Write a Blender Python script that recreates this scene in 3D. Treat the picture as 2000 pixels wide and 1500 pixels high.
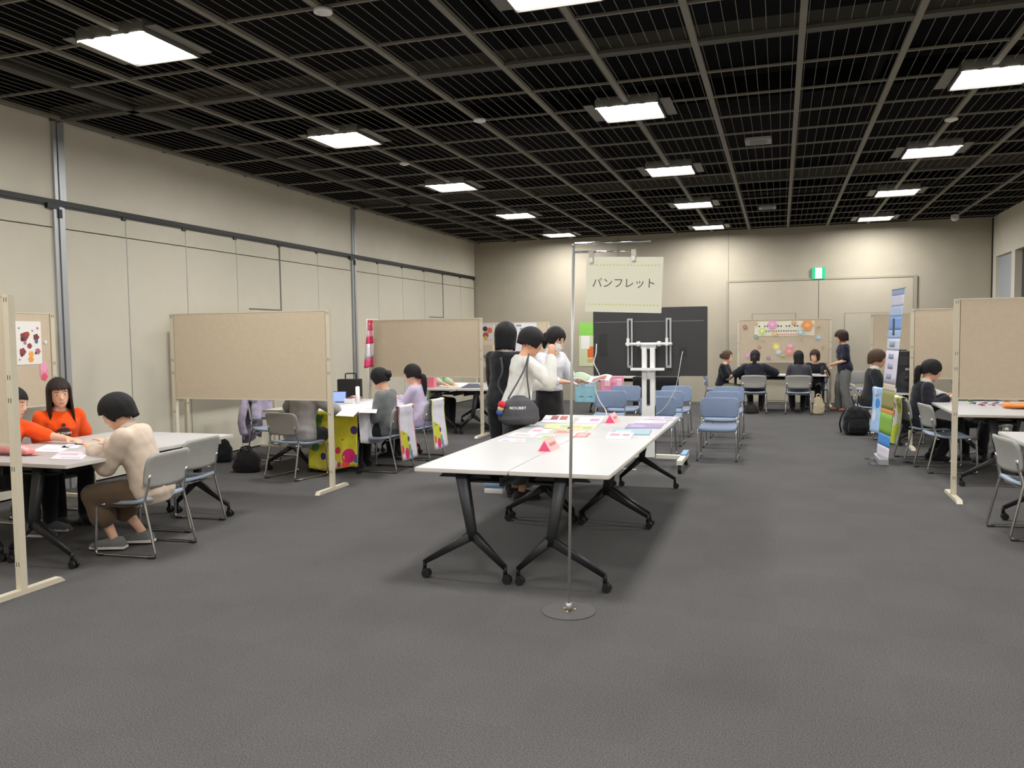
import bpy, bmesh, math, random
import numpy as np
from mathutils import Vector, Matrix, noise
random.seed(7)
PI = math.pi
for o in list(bpy.data.objects): bpy.data.objects.remove(o)
scn = bpy.context.scene
COL = scn.collection

# ------------------------------------------------------------------ camera
# room axes: X right, Y towards the far wall, Z up; the camera stands at X=0, Y=0
H = 1.55
F, YAW, PIT, ROL = 1600.5, .3161, .0581, -.0129
fw = Vector((-math.sin(YAW)*math.cos(PIT), math.cos(YAW)*math.cos(PIT), -math.sin(PIT)))
r0 = Vector((math.cos(YAW), math.sin(YAW), 0)); u0 = r0.cross(fw)
rt = r0*math.cos(ROL)+u0*math.sin(ROL); up = u0*math.cos(ROL)-r0*math.sin(ROL)
cd = bpy.data.cameras.new('camera'); cam = bpy.data.objects.new('camera', cd); COL.objects.link(cam)
cam.matrix_world = Matrix((( rt.x, up.x, -fw.x, 0), (rt.y, up.y, -fw.y, 0), (rt.z, up.z, -fw.z, H), (0, 0, 0, 1)))
cd.sensor_fit = 'HORIZONTAL'; cd.sensor_width = 36; cd.lens = 36*F/2000; cd.clip_start = .05; cd.clip_end = 100
scn.camera = cam

# ------------------------------------------------------------------ world, exposure
w = bpy.data.worlds.new('world'); scn.world = w; w.use_nodes = True
w.node_tree.nodes['Background'].inputs[0].default_value = (.9, .95, 1, 1)
w.node_tree.nodes['Background'].inputs[1].default_value = .02
vs = scn.view_settings
vs.view_transform = 'Standard'; vs.look = 'None'; vs.gamma = 1; vs.use_curve_mapping = False
vs.exposure = 0.0
LAMP_W = 61.0      # watts of each square ceiling lamp
LAMP_SPREAD = 175  # degrees, the louvres of the fittings
GLOW = 9.0         # the white diffusers themselves

# ------------------------------------------------------------------ pixel -> place (2000x1500 frame)
def ray(a, b): return fw + rt*((a-1000)/F) - up*((b-750)/F)
def G(a, b, z=0):
    d = ray(a, b); return Vector((0, 0, H)) + d*((z-H)/d.z)
def AY(a, b, Y):
    d = ray(a, b); return Vector((0, 0, H)) + d*(Y/d.y)
def AX(a, b, X):
    d = ray(a, b); return Vector((0, 0, H)) + d*(X/d.x)

# ------------------------------------------------------------------ materials
def lin(c):
    return tuple(((x/255)/12.92 if x/255 <= .04045 else ((x/255+.055)/1.055)**2.4) for x in c)
MATS = {}
def mat(name, c, rough=.6, metal=0, spec=.5, var=0., vscale=8, bump=0., bscale=60, stretch=None, emit=0, trans=0, sheen=0):
    if name in MATS: return MATS[name]
    m = bpy.data.materials.new(name); m.use_nodes = True; MATS[name] = m
    nt = m.node_tree; b = nt.nodes['Principled BSDF']; c = lin(c)
    b.inputs['Base Color'].default_value = (*c, 1); b.inputs['Roughness'].default_value = rough
    b.inputs['Metallic'].default_value = metal; b.inputs['Specular IOR Level'].default_value = spec
    if trans: b.inputs['Transmission Weight'].default_value = trans
    if sheen: b.inputs['Sheen Weight'].default_value = sheen
    if emit:
        b.inputs['Emission Color'].default_value = (*c, 1); b.inputs['Emission Strength'].default_value = emit
    m.diffuse_color = (*c, 1)
    if var or bump:
        tc = nt.nodes.new('ShaderNodeTexCoord'); mp = nt.nodes.new('ShaderNodeMapping')
        nt.links.new(tc.outputs['Object'], mp.inputs[0])
        if stretch: mp.inputs['Scale'].default_value = stretch
    if var:
        n = nt.nodes.new('ShaderNodeTexNoise'); n.inputs['Scale'].default_value = vscale; n.inputs['Detail'].default_value = 5
        nt.links.new(mp.outputs[0], n.inputs['Vector'])
        r = nt.nodes.new('ShaderNodeValToRGB')
        r.color_ramp.elements[0].position = .3; r.color_ramp.elements[1].position = .7
        r.color_ramp.elements[0].color = (*[x*(1-var) for x in c], 1); r.color_ramp.elements[1].color = (*[min(1, x*(1+var)) for x in c], 1)
        nt.links.new(n.outputs['Fac'], r.inputs[0]); nt.links.new(r.outputs[0], b.inputs['Base Color'])
    if bump:
        n2 = nt.nodes.new('ShaderNodeTexNoise'); n2.inputs['Scale'].default_value = bscale; n2.inputs['Detail'].default_value = 3
        nt.links.new(mp.outputs[0], n2.inputs['Vector'])
        bp = nt.nodes.new('ShaderNodeBump'); bp.inputs['Strength'].default_value = bump; bp.inputs['Distance'].default_value = .01
        nt.links.new(n2.outputs['Fac'], bp.inputs['Height']); nt.links.new(bp.outputs[0], b.inputs['Normal'])
    return m
def paint(rgb, rough=.7):
    return mat('print_%02x%02x%02x' % tuple(rgb), rgb, rough)
def cloth(rgb): return mat('cloth_%02x%02x%02x' % tuple(rgb), rgb, .9, spec=.2, var=.07, vscale=14, bump=.25, bscale=220, sheen=.15)

# ------------------------------------------------------------------ mesh building
class MB:
    def __init__(s): s.v = []; s.f = []; s.m = []; s.sm = []
    def add(s, vs_, fs, mi=0, sm=False):
        o = len(s.v); s.v += [tuple(p) for p in vs_]
        for f in fs: s.f.append(tuple(i+o for i in f)); s.m.append(mi); s.sm.append(sm)
        return s
    def box(s, c, d, rz=0, mi=0, M=None):
        x, y, z = d[0]/2, d[1]/2, d[2]/2; c = Vector(c); R = Matrix.Rotation(rz, 3, 'Z') if M is None else M
        P = [c + R@Vector((i*x, j*y, k*z)) for i in (-1, 1) for j in (-1, 1) for k in (-1, 1)]
        return s.add(P, [(0, 1, 3, 2), (4, 6, 7, 5), (0, 4, 5, 1), (2, 3, 7, 6), (0, 2, 6, 4), (1, 5, 7, 3)], mi)
    def bx(s, a, b, mi=0):
        return s.box([(a[i]+b[i])/2 for i in range(3)], [abs(b[i]-a[i]) for i in range(3)], 0, mi)
    def ext(s, poly, z0, z1, M=None, mi=0, top=None):
        n = len(poly); M = M or Matrix.Identity(4)
        P = [M@Vector((x, y, z0)) for x, y in poly] + [M@Vector((x, y, z1)) for x, y in poly]
        s.add(P, [tuple(range(n-1, -1, -1))] + [(i, (i+1) % n, n+(i+1) % n, n+i) for i in range(n)], mi)
        o = len(s.v)-2*n
        s.f.append(tuple(range(o+n, o+2*n))); s.m.append(mi if top is None else top); s.sm.append(False)
        return s
    def tube(s, pts, r, n=8, mi=0, cap=True, rr=None):
        pts = [Vector(p) for p in pts]; k = len(pts); rings = []
        t0 = (pts[1]-pts[0]).normalized(); a = t0.orthogonal().normalized()
        for i, p in enumerate(pts):
            t = (pts[min(i+1, k-1)]-pts[max(i-1, 0)]).normalized()
            a = (a - t*a.dot(t)).normalized(); b = t.cross(a)
            R = r if rr is None else rr[i]
            rings += [p + (a*math.cos(2*PI*j/n)+b*math.sin(2*PI*j/n))*R for j in range(n)]
        fs = [(i*n+j, i*n+(j+1) % n, (i+1)*n+(j+1) % n, (i+1)*n+j) for i in range(k-1) for j in range(n)]
        s.add(rings, fs, mi, True)
        if cap:
            o = len(s.v)-k*n
            s.f += [tuple(o+j for j in range(n-1, -1, -1)), tuple(o+(k-1)*n+j for j in range(n))]; s.m += [mi, mi]; s.sm += [False, False]
        return s
    def cyl(s, p, q, r, n=16, mi=0, r2=None): return s.tube([p, q], r, n, mi, True, [r, r if r2 is None else r2])
    def loft(s, secs, n=16, mi=0, cap=True, sq=2.0):
        # secs: (centre, axis u, axis v, ru, rv); sq = superellipse power
        k = len(secs); P = []
        for c, u, v, ru, rv in secs:
            c, u, v = Vector(c), Vector(u), Vector(v)
            for j in range(n):
                t = 2*PI*j/n; ct, st = math.cos(t), math.sin(t)
                P.append(c + u*(ru*math.copysign(abs(ct)**(2/sq), ct)) + v*(rv*math.copysign(abs(st)**(2/sq), st)))
        s.add(P, [(i*n+j, i*n+(j+1) % n, (i+1)*n+(j+1) % n, (i+1)*n+j) for i in range(k-1) for j in range(n)], mi, True)
        if cap:
            o = len(s.v)-k*n
            s.f += [tuple(o+j for j in range(n-1, -1, -1)), tuple(o+(k-1)*n+j for j in range(n))]; s.m += [mi, mi]; s.sm += [True, True]
        return s
    def ball(s, c, r, n=12, m=8, mi=0, R=None):
        c = Vector(c); r = r if hasattr(r, '__len__') else (r, r, r); R = R or Matrix.Identity(3)
        P = [c+R@Vector((0, 0, r[2]))]
        for i in range(1, m):
            a = PI*i/m
            P += [c+R@Vector((r[0]*math.sin(a)*math.cos(2*PI*j/n), r[1]*math.sin(a)*math.sin(2*PI*j/n), r[2]*math.cos(a))) for j in range(n)]
        P.append(c-R@Vector((0, 0, r[2]))); L = len(P)-1
        fs = [(0, 1+j, 1+(j+1) % n) for j in range(n)]
        for i in range(m-2):
            a = 1+i*n; fs += [(a+j, a+n+j, a+n+(j+1) % n, a+(j+1) % n) for j in range(n)]
        a = 1+(m-2)*n; fs += [(L, a+(j+1) % n, a+j) for j in range(n)]
        return s.add(P, fs, mi, True)
    def grid(s, fn, nu, nv, mi=0, thick=0, sm=True):
        # sheet from fn(u,v) -> Vector, u,v in 0..1; with thickness it is closed
        P = [Vector(fn(i/nu, j/nv)) for i in range(nu+1) for j in range(nv+1)]
        q = lambda i, j: i*(nv+1)+j
        F_ = [(q(i, j), q(i+1, j), q(i+1, j+1), q(i, j+1)) for i in range(nu) for j in range(nv)]
        if not thick: return s.add(P, F_, mi, sm)
        N = []
        for i in range(nu+1):
            for j in range(nv+1):
                du = P[q(min(i+1, nu), j)]-P[q(max(i-1, 0), j)]; dv = P[q(i, min(j+1, nv))]-P[q(i, max(j-1, 0))]
                N.append(du.cross(dv).normalized())
        K = len(P); P2 = [p-n*thick for p, n in zip(P, N)]
        F2 = [tuple(K+x for x in reversed(f)) for f in F_]
        ring = [q(i, 0) for i in range(nu)]+[q(nu, j) for j in range(nv)]+[q(i, nv) for i in range(nu, 0, -1)]+[q(0, j) for j in range(nv, 0, -1)]
        F3 = [(ring[k], K+ring[k], K+ring[(k+1) % len(ring)], ring[(k+1) % len(ring)]) for k in range(len(ring))]
        return s.add(P+P2, F_+F2+F3, mi, sm)
    def join(s, o, M=None):
        k = len(s.v); s.v += [tuple(M@Vector(p)) for p in o.v] if M else o.v
        s.f += [tuple(i+k for i in f) for f in o.f]; s.m += o.m; s.sm += o.sm; return s
    def mesh(s, name, mats):
        me = bpy.data.meshes.new(name); me.from_pydata(s.v, [], s.f)
        for m in (mats if isinstance(mats, (list, tuple)) else [mats]): me.materials.append(m)
        me.polygons.foreach_set('material_index', s.m); me.polygons.foreach_set('use_smooth', s.sm)
        bm = bmesh.new(); bm.from_mesh(me); bmesh.ops.recalc_face_normals(bm, faces=bm.faces); bm.to_mesh(me); bm.free()
        me.update(); return me
def rrect(wd, ht, r, n=5, cx=0, cy=0):
    P = []
    for sx, sy, a0 in ((1, 1, 0), (-1, 1, PI/2), (-1, -1, PI), (1, -1, 1.5*PI)):
        for i in range(n+1):
            a = a0+PI/2*i/n; P.append((cx+sx*(wd/2-r)+r*math.cos(a), cy+sy*(ht/2-r)+r*math.sin(a)))
    return P
def disc(r, n=20, cx=0, cy=0): return [(cx+r*math.cos(2*PI*i/n), cy+r*math.sin(2*PI*i/n)) for i in range(n)]
def wire(pts, m=6):
    # Catmull-Rom through the points
    P = [Vector(p) for p in pts]; P = [2*P[0]-P[1]]+P+[2*P[-1]-P[-2]]; out = []
    for i in range(1, len(P)-2):
        for k in range(m):
            t = k/m; a, b, c, d = P[i-1:i+3]
            out.append(.5*((2*b)+(c-a)*t+(2*a-5*b+4*c-d)*t*t+(-a+3*b-3*c+d)*t**3))
    return out+[P[-2]]
def bend(pts, r=.03, m=4):
    # polyline with rounded corners
    P = [Vector(p) for p in pts]; out = [P[0]]
    for i in range(1, len(P)-1):
        a = (P[i-1]-P[i]); b = (P[i+1]-P[i]); d = min(r, a.length*.45, b.length*.45)
        A, B = P[i]+a.normalized()*d, P[i]+b.normalized()*d
        out += [(1-t)**2*A+2*t*(1-t)*P[i]+t*t*B for t in [k/m for k in range(m+1)]]
    return out+[P[-1]]

def obj(name, mb, mats, parent=None, loc=None, rz=0):
    me = mb if isinstance(mb, bpy.types.Mesh) else mb.mesh(name, mats)
    o = bpy.data.objects.new(name, me); COL.objects.link(o)
    if parent: o.parent = parent
    if loc is not None: o.location = loc
    if rz: o.rotation_euler = (0, 0, rz)
    return o
def tag(o, label, cat, group=None):
    o['label'] = label; o['category'] = cat
    if group: o['group'] = group
    return o
def thing(name, label, cat, loc=(0, 0, 0), rz=0, group=None):
    o = bpy.data.objects.new(name, None); COL.objects.link(o); o.empty_display_size = .1
    o.location = loc; o.rotation_euler = (0, 0, rz); return tag(o, label, cat, group)
def struct(name, mb, m, label=None, parent=None):
    o = obj(name, mb, m, parent)
    if not parent: o['kind'] = 'structure'
    if label: o['label'] = label
    return o
def dup(root, loc, rz=0, label=None, group=None):
    def cp(o, par):
        c = o.copy(); COL.objects.link(c); c.parent = par
        for ch in o.children: cp(ch, c)
        return c
    r = cp(root, None); r.location = loc; r.rotation_euler = (0, 0, rz)
    if label: r['label'] = label
    if group: r['group'] = group
    return r
def text_mb(body, size, M, depth=.001, bold=0, mi=0, space=1):
    cu = bpy.data.curves.new('lettering', 'FONT'); cu.body = body; cu.size = size; cu.align_x = 'CENTER'; cu.align_y = 'CENTER'
    cu.extrude = depth/2; cu.offset = bold; cu.resolution_u = 3; cu.space_character = space
    o = bpy.data.objects.new('lettering', cu); COL.objects.link(o)
    bpy.context.view_layer.update()
    me = o.to_mesh(); mb = MB()
    mb.add([M@v.co for v in me.vertices], [tuple(p.vertices) for p in me.polygons], mi)
    o.to_mesh_clear(); bpy.data.objects.remove(o); bpy.data.curves.remove(cu)
    return mb
def frame(o, x, y):
    # 4x4 with local X along x, local Y along y, local Z their cross product
    x = Vector(x).normalized(); z = x.cross(Vector(y)).normalized(); y = z.cross(x)
    return Matrix(((x.x, y.x, z.x, o[0]), (x.y, y.y, z.y, o[1]), (x.z, y.z, z.z, o[2]), (0, 0, 0, 1)))

# palette
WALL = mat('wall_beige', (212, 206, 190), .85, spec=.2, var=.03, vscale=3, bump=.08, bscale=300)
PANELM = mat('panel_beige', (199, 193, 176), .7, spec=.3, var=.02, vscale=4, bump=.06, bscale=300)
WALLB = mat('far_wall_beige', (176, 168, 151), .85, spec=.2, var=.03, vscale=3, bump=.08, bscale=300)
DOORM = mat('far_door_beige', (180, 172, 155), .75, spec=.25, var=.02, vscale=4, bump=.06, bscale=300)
ALU = mat('aluminium', (176, 178, 180), .4, .6)
CHROME = mat('chrome', (205, 206, 208), .16, 1)
DARKM = mat('dark_track', (52, 52, 50), .5, .3)
BLACK = mat('black_metal', (30, 31, 34), .45, .2)
BLACKP = mat('black_plastic', (22, 22, 24), .5)
WHITET = mat('white_laminate', (193, 192, 191), .35, spec=.45, var=.01, vscale=2)
EDGEM = mat('table_edge', (214, 208, 198), .5)
TAN = mat('partition_fabric', (203, 187, 163), .95, spec=.1, var=.03, vscale=30, bump=.15, bscale=500)
POSTM = mat('partition_post', (208, 198, 176), .5, spec=.4)
SLOTM = mat('slot_dark', (62, 56, 46), .7)
GREYP = mat('chair_grey', (156, 155, 150), .7, spec=.3, var=.03, vscale=30)
BLUEF = mat('chair_blue', (124, 139, 164), .9, spec=.2, var=.05, vscale=60, bump=.2, bscale=400, sheen=.2)
SEATM = mat('seat_pale_blue', (154, 165, 180), .8, spec=.3, var=.04, vscale=40)
WHITEP = mat('white_plastic', (228, 228, 226), .4)
PAPER = mat('paper_white', (240, 239, 236), .8, spec=.2)
# ================================================================== the room
L, R, B, FR, C = -7.18, 4.13, 19.09, -2.6, 3.83
SLAB = 4.55
# carpet
cm = bpy.data.materials.new('carpet'); cm.use_nodes = True
nt = cm.node_tree; b = nt.nodes['Principled BSDF']; b.inputs['Roughness'].default_value = .97; b.inputs['Specular IOR Level'].default_value = .1
tc = nt.nodes.new('ShaderNodeTexCoord')
def _n(sc, det):
    n = nt.nodes.new('ShaderNodeTexNoise'); n.inputs['Scale'].default_value = sc; n.inputs['Detail'].default_value = det; nt.links.new(tc.outputs['Object'], n.inputs['Vector']); return n
def _ramp(src, a, bb, p0=.3, p1=.7):
    r = nt.nodes.new('ShaderNodeValToRGB'); r.color_ramp.elements[0].position = p0; r.color_ramp.elements[1].position = p1
    r.color_ramp.elements[0].color = (*lin(a), 1); r.color_ramp.elements[1].color = (*lin(bb), 1); nt.links.new(src, r.inputs[0]); return r
n1 = _n(150, 6); n2 = _n(1.4, 4); r1 = _ramp(n1.outputs['Fac'], (66, 65, 66), (104, 102, 100)); r2 = _ramp(n2.outputs['Fac'], (243, 243, 243), (255, 255, 255))
ck = nt.nodes.new('ShaderNodeTexChecker'); ck.inputs['Scale'].default_value = 2.0
ck.inputs['Color1'].default_value = (1, 1, 1, 1); ck.inputs['Color2'].default_value = (.97, .97, .973, 1)
nt.links.new(tc.outputs['Object'], ck.inputs['Vector'])
def _mul(a, bb):
    m = nt.nodes.new('ShaderNodeMix'); m.data_type = 'RGBA'; m.blend_type = 'MULTIPLY'; m.inputs['Factor'].default_value = 1
    nt.links.new(a, m.inputs[6]); nt.links.new(bb, m.inputs[7]); return m.outputs[2]
nt.links.new(_mul(_mul(r1.outputs[0], r2.outputs[0]), ck.outputs['Color']), b.inputs['Base Color'])
bp = nt.nodes.new('ShaderNodeBump'); bp.inputs['Strength'].default_value = .5; bp.inputs['Distance'].default_value = .004
nt.links.new(n1.outputs['Fac'], bp.inputs['Height']); nt.links.new(bp.outputs[0], b.inputs['Normal'])
struct('floor', MB().bx((L-.2, FR-.2, -.1), (R+.2, B+.2, 0)), cm, 'dark grey speckled carpet of the hall')

# left wall: fixed fascia above a track of tall movable panels between aluminium posts
wl = struct('wall_left', MB().bx((L-.25, FR, 3.03), (L, B, C+.03)).bx((L-.25, FR, 0), (L-.09, B, 3.03)), WALL, 'beige left wall with track of movable panels')
obj('track', MB().bx((L-.06, FR, 2.975), (L+.018, B-.02, 3.03)).bx((L-.02, FR, 2.955), (L+.01, B-.02, 2.975)), DARKM, wl)
seams = [6.79-1.05*k for k in range(9, 0, -1)]
edges = [FR]+[y for y in seams if y > FR+.3]+[6.83, 7.70, 8.70, 9.72, 10.77, 11.83, 12.92, 13.1, 13.95, 15.0, 16.05, 17.08, 18.13, B-.06]
fixed = [(6.70, 6.83), (12.94, 13.1)]
ys = sorted(set([round(e, 3) for e in edges]))
prev = FR
for a, c in zip(ys[:-1], ys[1:]):
    if c-a < .3: continue
    # each leaf: a tall panel below, a shallow header panel above a fine line
    obj('wall_panel', MB().bx((L-.08, a+.005, .02), (L, c-.005, 2.735)), PANELM, wl)
    obj('header_panel', MB().bx((L-.08, a+.005, 2.747), (L-.003, c-.005, 2.955)), PANELM, wl)
    obj('panel_edge', MB().bx((L-.02, c-.008, .02), (L+.004, c-.003, 2.955)), ALU, wl)
    obj('hanger', MB().bx((L-.01, c-.07, 2.935), (L+.02, c-.01, 2.972)), DARKM, wl)
for y in (6.76, 13.0):
    obj('post', MB().bx((L-.05, y-.075, 0), (L+.03, y-.03, 2.955)).bx((L-.05, y-.02, 0), (L+.045, y+.02, 2.955)).bx((L-.05, y+.03, 0), (L+.03, y+.06, 2.955)), ALU, wl)
    obj('post', MB().bx((L-.02, y-.05, 3.03), (L+.03, y-.01, C)).bx((L-.02, y+.01, 3.03), (L+.03, y+.05, C)).bx((L-.02, y+.06, 3.03), (L+.02, y+.1, C)), ALU, wl)
    obj('track_bracket', MB().bx((L, y-.16, 2.93), (L+.04, y+.02, 2.985)).bx((L, y-.03, 2.84), (L+.05, y+.01, 2.93)), BLACK, wl)
for y0, y1 in ((9.97, 10.76), (16.27, 17.06)):
    obj('door_head', MB().bx((L-.01, y0, 1.985), (L+.012, y1, 2.0)).bx((L-.01, y1-.02, 2.0), (L+.012, y1, 2.94)), mat('dark_line', (120, 118, 112), .6), wl)

# back wall with a pair of tall sliding doors
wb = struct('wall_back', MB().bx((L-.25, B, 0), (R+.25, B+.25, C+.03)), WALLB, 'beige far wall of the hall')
LINE = mat('joint_line', (134, 126, 110), .8)
for x in (-3.6,):
    obj('joint', MB().bx((x-.006, B-.004, 0), (x+.006, B+.01, C)), LINE, wb)
obj('joint', MB().bx((-1.11, B-.004, 2.7), (-1.098, B+.01, C)), LINE, wb)
wb2 = bpy.data.objects.new('door_1', None); COL.objects.link(wb2); wb2['kind'] = 'structure'; wb2['label'] = 'pair of tall beige sliding doors in the far wall'
wb2.location = (.8, B, 0)
def rel(mb): return mb
m = MB().bx((-1.95, -.05, 0), (-1.90, 0, 2.73)).bx((1.86, -.05, 0), (1.93, 0, 2.73)).bx((-1.95, -.045, 2.69), (1.93, 0, 2.73))
obj('door_frame', m, mat('frame_beige', (158, 150, 132), .6), wb2)
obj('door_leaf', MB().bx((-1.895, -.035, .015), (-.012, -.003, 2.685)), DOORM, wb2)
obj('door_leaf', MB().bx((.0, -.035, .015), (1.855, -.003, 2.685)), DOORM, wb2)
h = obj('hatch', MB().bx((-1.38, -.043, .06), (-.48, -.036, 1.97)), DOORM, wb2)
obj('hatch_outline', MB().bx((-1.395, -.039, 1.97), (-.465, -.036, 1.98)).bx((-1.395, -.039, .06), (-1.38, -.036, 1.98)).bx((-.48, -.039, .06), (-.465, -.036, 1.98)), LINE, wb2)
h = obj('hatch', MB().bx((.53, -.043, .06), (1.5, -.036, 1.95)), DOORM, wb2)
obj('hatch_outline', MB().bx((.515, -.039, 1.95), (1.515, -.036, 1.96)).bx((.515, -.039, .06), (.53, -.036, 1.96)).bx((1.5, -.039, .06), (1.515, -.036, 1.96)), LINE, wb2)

# right wall with a pale recess and a dark doorway
wr = struct('wall_right', MB().bx((R, FR, 0), (R+.25, 14.6, C+.03)).bx((R, 14.6, 3.03), (R+.25, 17.42, C+.03)).bx((R, 17.42, 0), (R+.25, 17.66, C+.03)).bx((R, 17.66, 3.03), (R+.25, 18.82, C+.03)).bx((R, 18.82, 0), (R+.25, B, C+.03)), WALL, 'beige right wall with a doorway')
obj('recess_panel', MB().bx((R+.06, 17.66, 0), (R+.1, 18.82, 3.03)), mat('recess_grey', (168, 172, 178), .6), wr)
obj('corner_gap', MB().bx((R-.025, B-.02, 0), (R-.001, B-.001, C)), DARKM, wr)
d2 = struct('door_2', MB().bx((R+.12, 14.6, 0), (R+.16, 17.42, 3.03)), mat('door_dark', (64, 60, 54), .6), 'dark doorway in the right wall')
struct('wall_front', MB().bx((L-.25, FR-.25, 0), (R+.25, FR, C+.03)), WALL, 'beige wall behind the photographer')

# ceiling: dark void above a black grid
CE = struct('ceiling', MB().bx((L-.25, FR-.25, SLAB), (R+.25, B+.25, SLAB+.1)), mat('void_black', (26, 26, 28), .95, spec=.05), 'black open ceiling void above the grid')
for a_, c_ in (((L-.25, FR, C+.03), (L, B, SLAB)), ((R, FR, C+.03), (R+.25, B, SLAB)), ((L-.25, B, C+.03), (R+.25, B+.25, SLAB)), ((L-.25, FR-.25, C+.03), (R+.25, FR, SLAB))):
    obj('void_side', MB().bx(a_, c_), mat('void_black', (26, 26, 28)), CE)
BARM = mat('grid_bar', (124, 120, 109), .6, spec=.3)
BEAMM = mat('ceiling_beam', (84, 82, 76), .7, spec=.2)
bar_me = MB().bx((-.025, FR, C), (.025, B, C+.03)).mesh('ceiling_bar', BARM)
BX0, BS = .149, .8
for k in range(-9, 5):
    x = BX0+BS*k
    if x < L+.05 or k == -8: continue
    o = obj('ceiling_bar', bar_me, None, CE, (x, 0, 0))
cross_me = MB().bx((L, -.011, C+.012), (R, .011, C+.03)).mesh('cross_bar', BARM)
for k in range(-11, 16):
    y = 6.75+.8*k
    if k in (0, 8): continue
    obj('cross_bar', cross_me, None, CE, (0, y, 0))
for y in (6.75, 13.1):
    obj('ceiling_beam', MB().bx((L, y-.05, C+.002), (R, y+.05, C+.03)).bx((L, y-.03, C+.03), (R, y-.02, C+.14)), BEAMM, CE)
obj('ceiling_beam', MB().bx((-6.2, FR, C+.002), (-6.1, B, C+.03)).bx((-6.16, FR, C+.03), (-6.15, B, C+.14)), BEAMM, CE)
ww = MB()
x = L+.07
while x < R:
    ww.bx((x-.0018, FR, C+.04), (x+.0018, B, C+.0425)); x += .1
o = obj('wire_mesh', ww, mat('wire', (138, 133, 120), .6), CE); o['kind'] = 'stuff'
# ducts and pipes in the void
VOID = mat('void_dark', (17, 17, 18), .95, spec=.05)
for x, z, rr in ((-5.6, 4.3, .09), (-2.4, 4.28, .06), (.9, 4.3, .1), (2.9, 4.25, .05)):
    obj('void_pipe', MB().cyl((x, FR, z), (x, B, z), rr, 12), VOID, CE)
for y in (3.2, 9.8, 16.2):
    obj('void_duct', MB().bx((L, y-.2, 4.15), (R, y+.2, 4.4)), VOID, CE)

# square ceiling lamps
LXS, LYS = (-4.72, -1.45, 1.80), (-1.05, 2.12, 5.28, 8.45, 11.65, 14.85, 18.05)
em = bpy.data.materials.new('lamp_white'); em.use_nodes = True
bb_ = em.node_tree.nodes['Principled BSDF']; bb_.inputs['Base Color'].default_value = (.9, .9, .9, 1)
bb_.inputs['Emission Color'].default_value = (1, .98, .96, 1); bb_.inputs['Emission Strength'].default_value = GLOW
HOUSE = mat("lamp_housing", (110, 108, 102), .5, .2)
LLAB = ('square glowing ceiling lamp in the row along the long panelled wall', 'square glowing ceiling lamp in the row above the leaflet tables and display', 'square glowing ceiling lamp in the row on the doorway side')
lt = None
for y in LYS:
    for x in LXS:
        if lt is None:
            lt = thing('ceiling_light', LLAB[0], 'lamp', (x, y, C), 0, 'square ceiling lamps')
            obj('diffuser', MB().ext(rrect(.6, .6, .01, 2), -.012, -.004), em, lt)
            fr = MB()
            for sx in (-1, 1): fr.bx((sx*.30, -.31, -.03), (sx*.312, .31, .05))
            for sy in (-1, 1): fr.bx((-.31, sy*.30, -.03), (.31, sy*.312, .05))
            obj('frame', fr, HOUSE, lt)
            for sx in (-1, 1): obj('flange', MB().bx((sx*.33, -.32, -.004), (sx*.43, .3, .004)), HOUSE, lt)
            for sx in (-.24, -.08, .08, .24): obj('louvre', MB().ext([(sx-.07, .014), (sx+.07, .014), (sx+.05, -.006), (sx-.05, -.006)], -.034, -.031, Matrix.Translation((0, -.312, 0))), em, lt)
            obj('housing', MB().bx((-.3, -.3, .0), (.3, .3, .07)), HOUSE, lt)
            q = lt
        else:
            dup(lt, (x, y, C), 0, LLAB[LXS.index(x)]); continue
        ld = bpy.data.lights.new('lamp', 'AREA'); ld.shape = 'SQUARE'; ld.size = .58; ld.energy = LAMP_W; ld.spread = math.radians(LAMP_SPREAD); ld.color = (1, .99, .97)
        lo = bpy.data.objects.new('lamp', ld); COL.objects.link(lo); lo.parent = q; lo.location = (0, 0, -.038)
# sensors, sprinklers, speakers on the grid
for a, bq, lab in ((631, 25, 'white round smoke sensor on the grid near the left front lamp'), (937, 237, 'white round sensor on a ceiling bar between lamp rows'), (790, 321, 'small white round sensor on the ceiling bar behind the left lamps'), (1858, 235, 'white round sensor on the ceiling bar between the right lamps')):
    p = G(a, bq, C-.02); s_ = thing('ceiling_sensor', lab, 'sensor', (p.x, p.y, C))
    obj('base', MB().cyl((0, 0, -.02), (0, 0, 0), .065, 20), WHITEP, s_); obj('cap', MB().ball((0, 0, -.02), (.04, .04, .02), 16, 8), WHITEP, s_)
for a, bq, lab in ((1481, 276, 'flat white ceiling speaker panel between the middle and right lamps'), (1499, 406, 'flat white ceiling speaker panel above the far doors')):
    p = G(a, bq, C-.02); s_ = thing('ceiling_speaker', lab, 'speaker', (p.x, p.y, C))
    obj('plate', MB().ext(rrect(.3, .3, .02), -.03, 0), mat('speaker_plate', (150, 150, 146), .5), s_)
    obj('grille', MB().ext(rrect(.2, .2, .05), -.036, -.03), mat('grille', (120, 120, 118), .6), s_)
p = G(1865, 424, C-.05); s_ = thing('dome_camera', 'white dome camera hanging at the right end of the ceiling', 'camera', (p.x, p.y, C))
obj('mount', MB().cyl((0, 0, -.05), (0, 0, 0), .07, 20), WHITEP, s_); obj('dome', MB().ball((0, 0, -.06), (.075, .075, .07), 18, 10), WHITEP, s_)
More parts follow.
